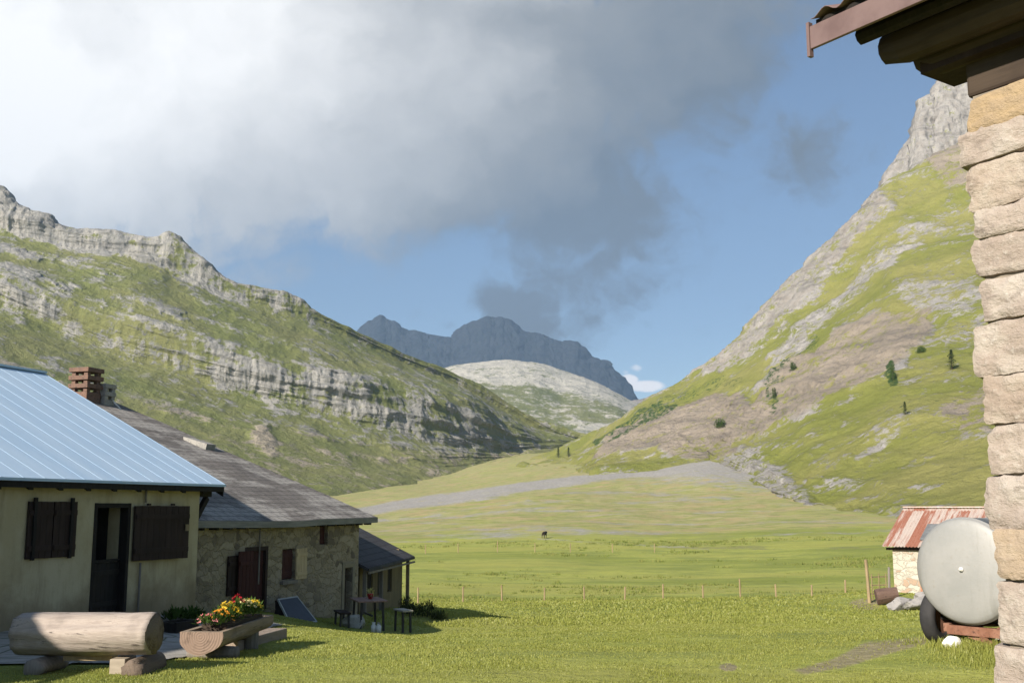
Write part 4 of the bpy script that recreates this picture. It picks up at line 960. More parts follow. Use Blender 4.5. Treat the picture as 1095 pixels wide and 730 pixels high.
finish(mp, k, out, col, .9, k.bump(k.math('ADD', k.step(vd, 0, .05), k.math('MULTIPLY', b, .3)), .5, .015), .2)
pav = [tuple(gpt(*q)[:2]) for q in ((163, 712), (245, 690), (262, 684))] + [tuple(H1.w((2.2, -.2, 0))[:2]), tuple(H1.w((.0, -.2, 0))[:2]), tuple(H1.w((.0, -15, 0))[:2]), (-8.6, 9.5)]
PAV = [pav[0], pav[1], pav[2], pav[3], pav[4], pav[5], pav[6], tuple(gpt(0, 712)[:2])]
drape('paving', PAV, mp, .022, 90, .06, 4)
def in_pav(x, y): return poly_sd(x, y, PAV) > .04

# ------------------------------------------------------------------ log bench
def log_mesh(mb, p0, p1, r, seg=36, n=26, seed=0, sc=1.0, endm=1, flat_top=None):
    p0 = np.array(p0, float); p1 = np.array(p1, float); d = p1 - p0; L = np.linalg.norm(d); d /= L
    t = np.cross(d, [0, 0, 1.0]); t /= np.linalg.norm(t); up = np.cross(t, d)
    base = len(mb.v)
    for i in range(n + 1):
        s_ = L * i / n
        for j in range(seg):
            a = 2 * math.pi * j / seg
            nn = .055 * float(vnoise(math.cos(a) * 1.3 + seed, math.sin(a) * 1.3, s_ * 1.1)) + .018 * float(vnoise(math.cos(a) * 9, math.sin(a) * 9 + seed, s_ * .8)) + .02 * float(vnoise(math.cos(a) * 5, math.sin(a) * 5 + seed, s_ * 1.1))
            q = r * (1 + nn / .3) * (1 - .04 * i / n)
            if i in (0, n): q *= .965
            y_ = math.cos(a) * q; z_ = math.sin(a) * q
            if flat_top is not None: z_ = min(z_, flat_top)
            e = 0
            mb.v.append(tuple(p0 + d * (s_ + e) + t * y_ + up * z_))
    for i in range(n):
        for j in range(seg):
            a = base + i * seg + j; b = base + i * seg + (j + 1) % seg
            mb.f.append((a, b, b + seg, a + seg)); mb.mi.append(0)
    for i, rev in ((0, True), (n, False)):
        ring = [base + i * seg + j for j in range(seg)]; c = len(mb.v)
        mb.v.append(tuple(np.mean([mb.v[q] for q in ring], 0)))
        for j in range(seg):
            mb.f.append((ring[j], ring[(j + 1) % seg], c)); mb.mi.append(endm)
def m_log(name, c1, c2, dk, axis=1):
    m, k, out = new_mat(name); st = [7.0, 7.0, 7.0]; st[axis] = .55
    v = k.scalev(k.obj(), tuple(st)); a = k.noise(v, 3.0, 7, .7, .3); b = k.noise(k.obj(), 3.0, 5)
    c = k.mix(k.step(a, .34, .62), c1, c2); c = k.mix(k.step(a, .55, .66), c, dk); c = k.mix(k.math('MULTIPLY', k.step(b, .5, .7), .35), c, dk)
    return finish(m, k, out, c, .85, k.bump(a, .7, .02), .2)
def m_endgrain(name, c1, c2, pt, axis):
    m, k, out = new_mat(name)
    o = k.n('ShaderNodeVectorMath', {0: k.obj(), 1: tuple(pt)}, operation='SUBTRACT').outputs[0]
    ms = [1.0, 1.0, 1.0]; ms[axis] = 0.0
    ln = k.n('ShaderNodeVectorMath', {0: k.scalev(o, tuple(ms))}, operation='LENGTH').outputs['Value']
    nn = k.noise(k.obj(), 6, 5, .6); rg = k.math('SINE', k.math('MULTIPLY_ADD', ln, 210.0, k.math('MULTIPLY', nn, 9.0)))
    c = k.mix(k.math('MULTIPLY', k.step(rg, -.6, .9), .22), c1, c2); c = k.mix(k.step(nn, .5, .68), c, tuple(x * .45 for x in c1))
    return finish(m, k, out, c, .9, k.bump(k.math('ADD', rg, nn), .3, .008), .2)
ga = gpt(40, 712); gb = gpt(150, 711)
LY = 11.75
bench = thing('log_bench', 'thick barkless tree trunk lying on blocks as a bench, half shaded', 'log', (P(92, 680, LY)[0], LY, g1(-4.6, LY)), 0)
bo = np.array(bench.location)
pL = P(22, 677, LY + .12) - bo; pR = P(166, 677, LY - .12) - bo
mb = MB(); log_mesh(mb, pL, pR, .228, seed=3)
mb.build('trunk', [m_log('bleached barkless trunk', (.29, .24, .205), (.37, .31, .265), (.10, .082, .072), 0), m_endgrain('split end grain', (.17, .13, .095), (.12, .09, .065), pR, 0)], bench, smooth=True)
zb = -.02
mb = MB(); log_mesh(mb, (pL[0] + .32, -.28, .06), (pL[0] + .36, .32, .06), .105, 20, 6, 5); mb.build('support', [grey_wood, grey_wood], bench, smooth=True)
mb = MB(); log_mesh(mb, (pR[0] - .16, -.34, .05), (pR[0] - .10, .34, .05), .115, 20, 6, 9); mb.build('support', [m_log('old support log', (.12, .09, .07), (.16, .12, .09), (.06, .045, .035), 1)] * 2, bench, smooth=True)
mb = MB(); mb.box(pR[0] - .42, pR[0] - .26, -.24, .10, -.04, .155); mb.build('support', m_wood('pale sawn block', (.36, .30, .23), (.28, .23, .17), 0), bench, bevel=.008)
mb = MB(); mb.box(pL[0] + .5, pR[0] - .5, .05, .22, .10, .15); mb.build('plank', pale_wood, bench)

# ------------------------------------------------------------------ planter hollowed out of a trunk
pa = P(214, 680, 12.9); pb = P(277, 660, 15.0)
pax = (pb - pa)[:2]; prz = math.atan2(-pax[0], pax[1]); PLN = float(np.hypot(*pax))
pz = g1(pa[0], pa[1])
planter = thing('trough_planter', 'hollowed log trough planted with yellow and red flowers', 'planter', (pa[0], pa[1], pz), prz)
za = pa[2] - pz; zb_ = za + (pb[2] - pa[2])
def trough():
    mb = MB(); seg = 22; n = 20; rings = []
    prof_o = [(math.cos(a), math.sin(a)) for a in np.linspace(math.pi * 1.0 - .25, math.pi * 2 + .25, seg)]
    for i in range(n + 1):
        y = PLN * i / n; z = za + (zb_ - za) * i / n; r = .245 * (1 - .18 * i / n)
        ring = []
        for (cx_, sx_) in prof_o:
            q = r * (1 + .09 * float(vnoise(cx_ * 2, sx_ * 2, y * 1.6)))
            ring.append((cx_ * q * 1.06, y, z + sx_ * q * .82))
        inner = []
        solid = i < 2 or i > n - 2
        for (cx_, sx_) in prof_o[::-1]:
            kx = .80 if not solid else .80
            dz = (sx_ * r * .55 if sx_ < 0 else sx_ * r * .8) if not solid else r * .2
            inner.append((cx_ * r * kx, y, z + dz))
        rings.append(ring + inner)
    m_ = len(rings[0]); base = 0
    for rg in rings: mb.v += [tuple(p) for p in rg]
    for i in range(n):
        for j in range(m_):
            a = i * m_ + j; b = i * m_ + (j + 1) % m_; mb.f.append((a, b, b + m_, a + m_)); mb.mi.append(0)
    for i in (0, n):
        for j in range(seg - 1):
            a = i * m_ + j; b = i * m_ + j + 1; c_ = i * m_ + m_ - 2 - j; d_ = i * m_ + m_ - 1 - j
            mb.f.append((a, b, c_, d_)); mb.mi.append(1)
    return mb
tr = trough().build('trough', [m_log('weathered trough log', (.22, .165, .115), (.28, .215, .155), (.10, .075, .055), 1), m_endgrain('cut trough end', (.22, .155, .115), (.15, .105, .08), (0, 0, za), 1)], planter, smooth=False)
mb = MB(); mb.box(-.16, .16, .45, PLN - .35, za - .02, za + .09); mb.build('soil', noisy('potting soil', [(.05, .035, .025), (.035, .025, .018)], 12, .95, .5), planter)
mb = MB(); log_mesh(mb, (-.3, .45, .02), (.3, .45, .02), .09, 14, 4, 21); mb.build('support', [grey_wood, grey_wood], planter, smooth=True)
mb = MB(); hz3 = zb_ - .12; mb.tube([(0.03, PLN - .45, -.25), (.03, PLN - .45, hz3)], .12, 12); mb.build('support', grey_wood, planter)
sp0, sp1 = gpt(243, 696), gpt(297, 682)
sl_ = thing('timber_sleeper', 'squared weathered timber lying on the grass beside the trough planter', 'timber', (sp0[0], sp0[1], g1(sp0[0], sp0[1])), math.atan2(-(sp1 - sp0)[0], (sp1 - sp0)[1]))
Ls = float(np.hypot(*(sp1 - sp0)[:2])); dzs = g1(sp1[0], sp1[1]) - g1(sp0[0], sp0[1])
mb = MB(); mb.hexa([(-.14, 0, -.05), (.14, 0, -.05), (.14, Ls, dzs - .05), (-.14, Ls, dzs - .05), (-.14, 0, .13), (.14, 0, .13), (.14, Ls, dzs + .15), (-.14, Ls, dzs + .15)])
o_ = mb.build('beam', m_log('weathered sleeper', (.24, .185, .14), (.30, .24, .19), (.11, .08, .06), 1), sl_, bevel=.012)
# flowers
def leaf_mat(name, c1, c2, tr=.35):
    m, k, out = new_mat(name); a = k.noise(k.obj(), 9, 3); c = k.mix(k.step(a, .35, .65), c1, c2)
    d = k.n('ShaderNodeBsdfDiffuse', {'Color': c}); t = k.n('ShaderNodeBsdfTranslucent', {'Color': c})
    mx = k.n('ShaderNodeMixShader', {0: tr, 1: d.outputs[0], 2: t.outputs[0]}); m.node_tree.links.new(mx.outputs[0], out.inputs[0]); return m
leaf_g = leaf_mat('flower leaves', (.045, .085, .018), (.075, .12, .03))
PETAL = {'yellow': leaf_mat('yellow petals', (.75, .48, .03), (.80, .58, .08)), 'orange': leaf_mat('orange petals', (.68, .26, .03), (.75, .36, .06)), 'red': leaf_mat('crimson petals', (.52, .03, .045), (.60, .05, .06)),
         'cream': leaf_mat('cream petals', (.78, .66, .30), (.82, .72, .40)), 'pink': leaf_mat('pink petals', (.62, .20, .20), (.66, .30, .28))}
def plant_bm(rad, h, nl, seed, leafw=.035, leafl=.09):
    r_ = random.Random(seed); mb = MB()
    for i in range(nl):
        a = r_.uniform(0, 6.28); e = r_.uniform(.1, 1.45); q = rad * r_.random() ** .5
        c = Vector((math.cos(a) * q, math.sin(a) * q, h * r_.uniform(.1, .95) * (1 - .4 * (q / rad) ** 2)))
        d = Vector((math.cos(a) * math.cos(e), math.sin(a) * math.cos(e), math.sin(e))); s_ = d.cross(Vector((0, 0, 1))); s_ = s_.normalized() if s_.length > .01 else Vector((1, 0, 0))
        L = leafl * r_.uniform(.6, 1.2); w_ = leafw * r_.uniform(.6, 1.2)
        mb.add([c, c + d * L * .5 + s_ * w_ / 2, c + d * L, c + d * L * .5 - s_ * w_ / 2], [(0, 1, 2, 3)])
    return mb
def blossom(mb, c, r, nrm, r_):
    nrm = Vector(nrm).normalized(); t = nrm.cross(Vector((.3, .5, 1))).normalized(); b = nrm.cross(t)
    c = Vector(c); n = 7; base = [c + nrm * r * .15]
    for i in range(n):
        a = 6.283 * i / n; q = r * r_.uniform(.85, 1.1); base.append(c + (t * math.cos(a) + b * math.sin(a)) * q + nrm * r * r_.uniform(.1, .5))
        base.append(c + (t * math.cos(a + .45) + b * math.sin(a + .45)) * q * .6)
    k_ = len(base) - 1
    mb.add(base, [(0, 1 + i, 1 + (i + 1) % k_) for i in range(k_)])
cols = [('pink', 'low pink flowers at the near end of the trough planter'), ('orange', 'orange flowers spilling over the near end of the trough planter'), ('yellow', 'tall bright yellow flowers behind the orange ones in the trough'),
        ('yellow', 'low yellow flowers in the middle of the trough in front of the red bloom'), ('red', 'crimson red bloom standing highest in the trough planter'), ('cream', 'pale cream flowers beside the red bloom in the trough'), ('yellow', 'yellow flowers at the far end of the trough planter')]
for i, (cn, lb) in enumerate(cols):
    f = .16 + .64 * i / 6; y = PLN * f; z = za + (zb_ - za) * f + .08
    wp = planter.matrix_basis if False else None
    ca, sa = math.cos(prz), math.sin(prz); xo = rnd.uniform(-.05, .05)
    fl = thing('flower', lb, 'flower', (pa[0] + ca * xo - sa * y, pa[1] + sa * xo + ca * y, pz + z), rnd.uniform(0, 6), 'flowers in the trough planter')
    hh = {'red': .27, 'pink': .14, 'orange': .17}.get(cn, .21); rd_ = .15 if cn != 'red' else .10
    plant_bm(rd_ * 1.12, hh * .9, 150, 40 + i).build('foliage', leaf_g, fl)
    r_ = random.Random(90 + i); mb = MB()
    for q in range({'red': 15, 'pink': 12}.get(cn, 30)):
        a = r_.uniform(0, 6.28); d = rd_ * 1.1 * r_.random() ** .5
        blossom(mb, (math.cos(a) * d, math.sin(a) * d, hh * (1.02 - .8 * (d / rd_) ** 2 * .6) + r_.uniform(-.03, .02)), r_.uniform(.022, .04), (math.cos(a) * .7, math.sin(a) * .7, 1), r_)
    mb.build('blossom', PETAL[cn], fl)
# green plants at the foot of the house corner
for i, (px, py, r, h, lb) in enumerate([(188, 664, .20, .18, 'leafy green plant growing at the foot of the farmhouse corner'), (206, 662, .17, .15, 'small green plant between the two house walls')]):
    q = gpt(px, py); fl = thing('plant', lb, 'plant', tuple(q)); plant_bm(r, h, 260, 200 + i, .05, .13).build('foliage', leaf_g, fl)
q = gpt(191, 676); bx = thing('wooden_box', 'dark wooden box standing by the farmhouse wall behind the log bench', 'box', tuple(q), H1.rz)
mb = MB()
for a in (-.16, .12): mb.box(a, a + .04, -.28, .28, 0, .18)
for a in (-.28, .24): mb.box(-.119, .119, a, a + .04, 0, .17)
mb.box(-.12, .12, -.24, .24, .02, .13); mb.build('crate', black_wood, bx)

# ------------------------------------------------------------------ solar panel leaning by the barn wall
a0 = H2.pl(299, 648, 0, .12); a1 = H2.pl(321, 645, 0, .12); b0 = H2.pl(312, 668, 0, 1.0); b1 = H2.pl(343, 668, 0, 1.0)
q = [H2.w(p) for p in (a0, a1, b1, b0)]
gq = g1(q[2][0], q[2][1]); 
pan = thing('solar_panel', 'dark blue solar panel propped slanting on the grass by the barn', 'solar panel', (q[3][0], q[3][1], gq), H2.rz)
def lo(p): p = np.array(p) - np.array([q[3][0], q[3][1], gq]); return np.array([p @ H2.n, p @ H2.u, p[2]])
A_, B_, C_, D_ = [lo(p) for p in q]
C_[2] = max(C_[2], .05); D_[2] = .05; C_[2] = .05 + (g1(q[2][0], q[2][1]) - gq)
C_[0] = D_[0]; A_[0] = B_[0] = D_[0] - .55; hh = .56; A_[2] = D_[2] + hh; B_[2] = C_[2] + hh; A_[1] = D_[1] + .30; C_[1] = D_[1] + 1.15; B_[1] = C_[1] + .0
nn = np.cross(B_ - A_, D_ - A_); nn /= np.linalg.norm(nn); nn = nn if nn[2] > 0 else -nn
def quad_slab(mb, pts, t): return mb.hexa([p - nn * t for p in pts] + list(pts))
mb = MB()
def lerp(u, v): return A_ * (1 - u) * (1 - v) + B_ * u * (1 - v) + C_ * u * v + D_ * (1 - u) * v
for (u0, u1, v0, v1) in ((0, 1, 0, .045), (0, 1, .955, 1), (0, .04, .046, .954), (.96, 1, .046, .954)): quad_slab(mb, [lerp(u0, v0), lerp(u1, v0), lerp(u1, v1), lerp(u0, v1)], .04)
mb.build('frame', galv, pan)
mcell, k, out = new_mat('blue solar cells'); o = k.obj(); a = k.noise(o, 8, 3)
finish(mcell, k, out, k.mix(k.step(a, .4, .6), (.016, .021, .032), (.022, .028, .042)), .4, None, .25)
mb = MB(); quad_slab(mb, [lerp(.041, .046) - nn * .006, lerp(.959, .046) - nn * .006, lerp(.959, .954) - nn * .006, lerp(.041, .954) - nn * .006], .02); mb.build('cells', mcell, pan)
for T in (A_, B_): mb = MB(); mb.bar(T - nn * .05, (T[0] + .02, T[1], -.15), .05, .05); mb.build('prop', dark_wood, pan)
mb = MB(); mb.add([A_ - nn * .045 + np.array([0, .02, 0]), D_ - nn * .045 + np.array([0, .02, 0]), (A_[0], D_[1] + .05, -.05), A_ - nn * .05 + np.array([0, .03, 0]), D_ - nn * .05 + np.array([0, .04, 0]), (A_[0], D_[1] + .07, -.05)], [(0, 1, 2), (5, 4, 3), (0, 3, 4, 1), (1, 4, 5, 2), (2, 5, 3, 0)]); mb.build('side_board', black_wood, pan)

# ------------------------------------------------------------------ picnic table, benches and what stands around them
TY = 26.6
tc = P(394, 640, TY); tg = g1(tc[0], tc[1])
table = thing('garden_table', 'long reddish plank table on dark legs at the end of the barn', 'table', (tc[0], tc[1], tg), H2.rz - .9)
tb_w = m_wood('reddish table planks', (.22, .13, .10), (.28, .18, .14), 0)
mb = MB(); ht = tc[2] - tg
for i in range(4): mb.box(-.58, .58, -.36 + i * .18, -.19 + i * .18, ht - .035, ht)
mb.build('tabletop', tb_w, table, bevel=.005)
for sx_ in (-.46, .46):
    for sy_ in (-.28, .28):
        mb = MB(); mb.bar((sx_, sy_, -.05), (sx_ * .96, sy_ * .9, ht - .036), .05, .05); mb.build('leg', iron, table)
mb = MB(); mb.box(-.45, .45, -.02, .02, ht * .45, ht * .45 + .04); mb.build('stretcher', iron, table)
def bench_(px, py, Y, L, rz, label, mat):
    c = P(px, py, Y); g = g1(c[0], c[1]); b = thing('garden_bench', label, 'bench', (c[0], c[1], g), rz); h = c[2] - g
    mb = MB(); mb.box(-L / 2, L / 2, -.13, -.005, h - .04, h); mb.box(-L / 2, L / 2, .005, .13, h - .04, h); mb.build('seat', mat, b, bevel=.005)
    for sx_ in (-.38, .38):
        for sy_ in (-.1, .1):
            mb = MB(); mb.bar((sx_ * L, sy_, -.05), (sx_ * L, sy_ * .9, h - .041), .045, .045); mb.build('leg', iron, b)
bench_(431, 651, 26.4, .62, H2.rz - .75, 'short pale bench in the shade right of the table', m_wood('pale bench planks', (.42, .37, .30), (.34, .30, .24), 0))
bench_(366, 653, 26.0, .85, H2.rz - .9, 'low dark bench left of the table by the barn wall', dark_wood)
pc = P(396, 637.5, TY); pot = thing('flower_pot', 'red pot with a pale yellow flower on the garden table', 'flower pot', (pc[0], pc[1], tg + ht), 0)
mb = MB(); mb.tube([(0, 0, 0), (0, 0, .10), (0, 0, .105), (0, 0, .13)], [.05, .07, .078, .078], 14); mb.build('pot', noisy('red glazed pot', [(.36, .03, .03), (.28, .025, .025)], 8, .4, 0), pot, smooth=True)
b_ = plant_bm(.09, .28, 60, 5, .03, .08); b_.build('foliage', leaf_mat('pale yellow leaves', (.42, .40, .14), (.55, .50, .22)), pot)
for i, (px, lb) in enumerate([(399.5, 'small white can on the grass under the table, the left of two'), (405, 'small white can on the grass under the table, with the tilted lid')]):
    q = P(px, 672, 25.4); q[2] = g1(q[0], q[1]); cn = thing('white_can', lb, 'can', tuple(q), 0, 'white cans under the table')
    mb = MB(); mb.tube([(0, 0, -.02), (0, 0, .15), (0, 0, .18), (0, 0, .205)], [.055, .06, .035, .035], 12); mb.build('body', white_paint, cn, smooth=True)
    mb = MB(); mb.tube([(0, 0, .206), (.012 * i, 0, .225)], .04, 12); mb.build('lid', white_paint if i == 0 else concrete, cn)
def rock_bm(rx, ry, rz_, seed, n=3):
    bm = bmesh.new(); bmesh.ops.create_icosphere(bm, subdivisions=n, radius=1.0)
    r_ = random.Random(seed); pl_ = [(Vector((r_.gauss(0, 1), r_.gauss(0, 1), r_.gauss(0, .8))).normalized(), r_.uniform(.62, .9)) for _ in range(11)]
    for v in bm.verts:
        p = v.co.copy()
        for nrm, d in pl_:
            e = p.dot(nrm) - d
            if e > 0: p -= nrm * e * .92
        p *= 1 + .07 * float(vnoise(p.x * 3 + seed, p.y * 3, p.z * 3)) + .03 * float(vnoise(p.x * 9 + seed, p.y * 9, p.z * 9))
        v.co = Vector((p.x * rx, p.y * ry, p.z * rz_))
    me = bpy.data.meshes.new('rock'); bm.to_mesh(me); bm.free(); return me
def rock(px, py, Y, rx, ry, rz_, label, mat, seed, rz=0.0, name='boulder', sink=.35, group=None, tilt=0.0):
    q = P(px, py, Y) if Y else gpt(px, py); q[2] = g1(q[0], q[1]) + rz_ * (1 - sink) - .02
    o = link_mesh(name, rock_bm(rx, ry, rz_, seed), mat); o.location = tuple(q); o.rotation_euler = (tilt, 0, rz); tag(o, label, 'rock', group); return o
rock(379, 664, 26.2, .30, .22, .20, 'pale rounded boulder under the table by the barn wall', limestone, 3)
rock(398, 563, 140, 1.1, .6, .3, 'flat pale boulder lying in the meadow right of the barn eave', limestone, 5)
for i, (px, py, Y, r, h, lb) in enumerate([(457, 644, 31, .28, .50, 'dark narrow bush standing in the shade right of the lean-to'), (442, 645, 31, .34, .38, 'low dark bush beside the lean-to post'), (470, 646, 30.5, .26, .24, 'smallest low bush at the edge of the lean-to shadow'), (434, 642, 33, .22, .46, 'weedy bush in front of the lean-to wall')]):
    q = P(px, py, Y); q[2] = g1(q[0], q[1]) - .02; b = thing('bush', lb, 'bush', tuple(q), 0, 'bushes by the lean-to')
    plant_bm(r, h, 420, 300 + i, .035, .10).build('foliage', leaf_mat('dull bush leaves', (.05, .065, .022), (.08, .09, .035)) if i == 0 else bpy.data.materials['dull bush leaves'], b)
    mb = MB(); mb.tube([(0, 0, -.05), (.01, 0, h * .7)], [.018, .006], 6); mb.build('stem', dark_wood, b)

# ------------------------------------------------------------------ tank trailer on the right
TK = P(1031, 610, 13.4); tg = g1(TK[0], TK[1])
trailer = thing('tank_trailer', 'round galvanised water tank on a rusty two wheeled trailer beside the cottage', 'tank trailer', (TK[0], TK[1], tg), math.radians(-50))
# local +y runs away along the tank axis
R_ = .635; zc = TK[2] - tg; TL = 2.6
mb = MB(); seg = 72
prof = [(-.060, .0), (-.058, .12), (-.053, .24), (-.045, .36), (-.033, .47), (-.018, .56), (.0, .612), (.02, .630), (.045, R_), (.05, R_ + .012), (.075, R_ + .012), (.08, R_), (TL * .33, R_), (TL * .33 + .01, R_ + .012), (TL * .33 + .06, R_ + .012), (TL * .33 + .07, R_), (TL * .66, R_), (TL * .66 + .01, R_ + .012), (TL * .66 + .06, R_ + .012), (TL * .66 + .07, R_), (TL, R_), (TL + .05, .58), (TL + .1, .4), (TL + .12, .0)]
for y, r in prof:
    for j in range(seg):
        a = 6.28318 * j / seg; mb.v.append((math.cos(a) * r, y, zc + math.sin(a) * r))
for i in range(len(prof) - 1):
    for j in range(seg):
        a = i * seg + j; b = i * seg + (j + 1) % seg; mb.f.append((a, a + seg, b + seg, b)); mb.mi.append(0)
tank = mb.build('tank', galv_streak, trailer, smooth=True)
mb = MB(); mb.tube([(0, -.05, zc + .02), (0, -.085, zc + .02), (0, -.087, zc + .02), (0, -.105, zc + .02)], [.028, .028, .018, .018], 12); mb.build('valve', white_paint, tank, smooth=True)
mb = MB(); mb.tube([(0, 1.2, zc + R_ - .01), (0, 1.2, zc + R_ + .10)], .2, 20); mb.tube([(0, 1.2, zc + R_ + .101), (0, 1.2, zc + R_ + .13)], .22, 20); mb.build('manhole', galv, tank)
mb = MB()
for x in (-.34, .34): mb.box(x - .04, x + .04, .12, TL - .1, zc - R_ - .12, zc - R_ - .02)
mb.box(-.30, .62, .05, .119, zc - R_ - .14, zc - R_ - .03); mb.box(-.5, .5, .9, .98, zc - R_ - .20, zc - R_ - .121)
mb.build('chassis', rust, trailer, bevel=.006)
for y in (.5, 1.9):
    mb = MB(); pts = []
    for j in range(13):
        a = math.radians(210 + 120 * j / 12); pts.append((math.cos(a) * (R_ + .03), math.sin(a) * (R_ + .03) + zc))
    for (x0_, z0_), (x1_, z1_) in zip(pts[:-1], pts[1:]): mb.bar((x0_, y, z0_), (x1_, y, z1_), .06, .03, 0, (0, 1, 0))
    mb.build('cradle', rust, trailer)
mb = MB(); mb.tube([(-.56, .34, .30), (.56, .34, .30)], .035, 10); mb.build('axle', iron, trailer)
def wheel(x):
    w_ = MB(); seg = 40; rp = [(.0, .20), (-.075, .20), (-.095, .24), (-.095, .285), (-.07, .318), (-.03, .325), (.03, .325), (.07, .318), (.095, .285), (.095, .24), (.075, .20), (0, .20)]
    for dx, r in rp:
        for j in range(seg):
            a = 6.28318 * j / seg; w_.v.append((dx, math.cos(a) * r, math.sin(a) * r))
    for i in range(len(rp) - 1):
        for j in range(seg): a = i * seg + j; b = i * seg + (j + 1) % seg; w_.f.append((a, b, b + seg, a + seg)); w_.mi.append(0)
    wo = w_.build('wheel', rubber, trailer, smooth=True, loc=(x, .34, .30))
    r_ = MB(); r_.tube([(-.05, 0, 0), (.05, 0, 0)], .199, 24); r_.tube([(-.07 if x < 0 else .051, 0, 0), (-.051 if x < 0 else .07, 0, 0)], .06, 12); r_.build('rim', rust, wo)
wheel(-.56); wheel(.56)
mb = MB(); mb.bar((.1, .1, zc - R_ - .1), (.25, .02, .03), .06, .05); mb.bar((-.05, .12, zc - R_ - .14), (.30, .1, zc - R_ - .22), .05, .05); mb.build('drawbar', rust, trailer)
rock(1018, 692, None, .13, .10, .085, 'white stone in the grass wedged under the trailer wheel', white_paint, 11, name='stone', sink=.1)
rock(1069, 689, None, .07, .06, .07, 'small pale stone in the grass under the rusty trailer frame', limestone, 12, name='stone', sink=.1)

# ------------------------------------------------------------------ shed with the rusty roof
SF_ = Frame((17.0, 49.6, -2.1), -35)             # local x along the front to the right, local -y towards the viewer
so_ = P(943, 585, 50); shed = thing('shed', 'small limewashed shed with a striped rusty corrugated roof', 'shed', (so_[0], so_[1], -2.12), math.radians(-35))
ezs = so_[2] + 2.12; rzs = P(970, 544, 53.3)[2] + 2.12; RUN = 3.95; WD = 6.3
mb = MB(); wall_open(mb, 0, 0.0001, 0, .0001, -50, .01, []) if False else None
mb.box(.35, WD - .3, .42, 1.0, -.6, ezs - .06); mb.box(.35, .9, 1.001, 2 * RUN - .9, -.6, ezs - .06); mb.box(WD - .85, WD - .3, 1.001, 2 * RUN - .9, -.6, ezs - .06); mb.box(.35, WD - .3, 2 * RUN - .899, 2 * RUN - .42, -.6, ezs - .06)
for xa in (.35, WD - .85):
    pr = [(.45, ezs - .059), (2 * RUN - .45, ezs - .059), (RUN, rzs - .22)]
    mb.add([(xa, y, z) for y, z in pr] + [(xa + .5, y, z) for y, z in pr], [(0, 1, 2), (5, 4, 3), (0, 3, 4, 1), (1, 4, 5, 2), (2, 5, 3, 0)])
mb.build('wall', shed_stone, shed)
m_rr, k, out = new_mat('rusty corrugated roof sheets')
o = k.obj(); sp = k.n('ShaderNodeSeparateXYZ', {0: o}).outputs
sheet = k.noise(k.n('ShaderNodeCombineXYZ', {0: k.math('FLOOR', k.math('MULTIPLY', sp[0], 1.9)), 1: k.math('FLOOR', k.math('MULTIPLY', sp[1], .55)), 2: 0.0}).outputs[0], 3.3, 0)
st = k.noise(k.scalev(o, (3.2, .25, .25)), 1.6, 6, .7); fn = k.noise(o, 9, 5, .65)
c = k.mix(k.step(fn, .35, .65), (.27, .105, .065), (.34, .155, .105)); c = k.mix(k.step(k.math('ADD', k.math('MULTIPLY', sheet, .6), k.math('MULTIPLY', st, .7)), .60, .72), c, (.46, .38, .33))
c = k.mix(k.math('MULTIPLY', k.step(fn, .55, .7), .5), c, (.16, .06, .035))
finish(m_rr, k, out, c, .75, k.bump(fn, .2, .01), .3, .1)
vs = []; fs = []; nx_ = 168
for lay in (0, 1):
    for r_i, (y, z) in enumerate(((0, ezs), (RUN, rzs), (2 * RUN, ezs))):
        for j in range(nx_ + 1): vs.append((WD * j / nx_, y, z + .028 * math.sin(j * 2 * math.pi / 4) + .06 - .012 * lay))
W = nx_ + 1
for r_i in range(2):
    for j in range(nx_):
        a = r_i * W + j; fs.append((a, a + 1, a + W + 1, a + W)); b = 3 * W + a; fs.append((b, b + W, b + W + 1, b + 1))
for j in range(nx_): fs.append((j, 3 * W + j, 3 * W + j + 1, j + 1))
for r_i in range(2):
    for j in (0, nx_): a = r_i * W + j; fs.append((a, a + W, 3 * W + a + W, 3 * W + a))
mb = MB(); mb.add(vs, fs); rf = mb.build('roof', m_rr, shed)
mb = MB(); mb.bar((0, RUN, rzs + .10), (WD, RUN, rzs + .10), .36, .05); mb.build('ridge_cap', noisy('pinkish ridge sheet', [(.52, .40, .36), (.42, .28, .24)], 4, .6, .1), rf)
mb = MB(); mb.hexa([(1.55, .55, ezs + .55 / RUN * (rzs - ezs) + .11), (3.6, .55, ezs + .55 / RUN * (rzs - ezs) + .11), (3.6, 2.1, ezs + 2.1 / RUN * (rzs - ezs) + .11), (1.55, 2.1, ezs + 2.1 / RUN * (rzs - ezs) + .11),
                    (1.55, .55, ezs + .55 / RUN * (rzs - ezs) + .135), (3.6, .55, ezs + .55 / RUN * (rzs - ezs) + .135), (3.6, 2.1, ezs + 2.1 / RUN * (rzs - ezs) + .135), (1.55, 2.1, ezs + 2.1 / RUN * (rzs - ezs) + .135)])
mb.build('roof_patch', noisy('grey patch sheet', [(.17, .175, .175), (.12, .12, .12)], 4, .6, .1), rf)
mb = MB(); mb.box(.1, WD - .1, .3, .40, ezs - .12, ezs - .01); mb.build('eave_board', dark_wood, shed)
mb = MB(); mb.box(1.5, 2.1, .40, .42, -.5, .30); mb.build('brick_patch', noisy('exposed brick', [(.36, .17, .10), (.30, .14, .09)], 6, .9, .3), shed)
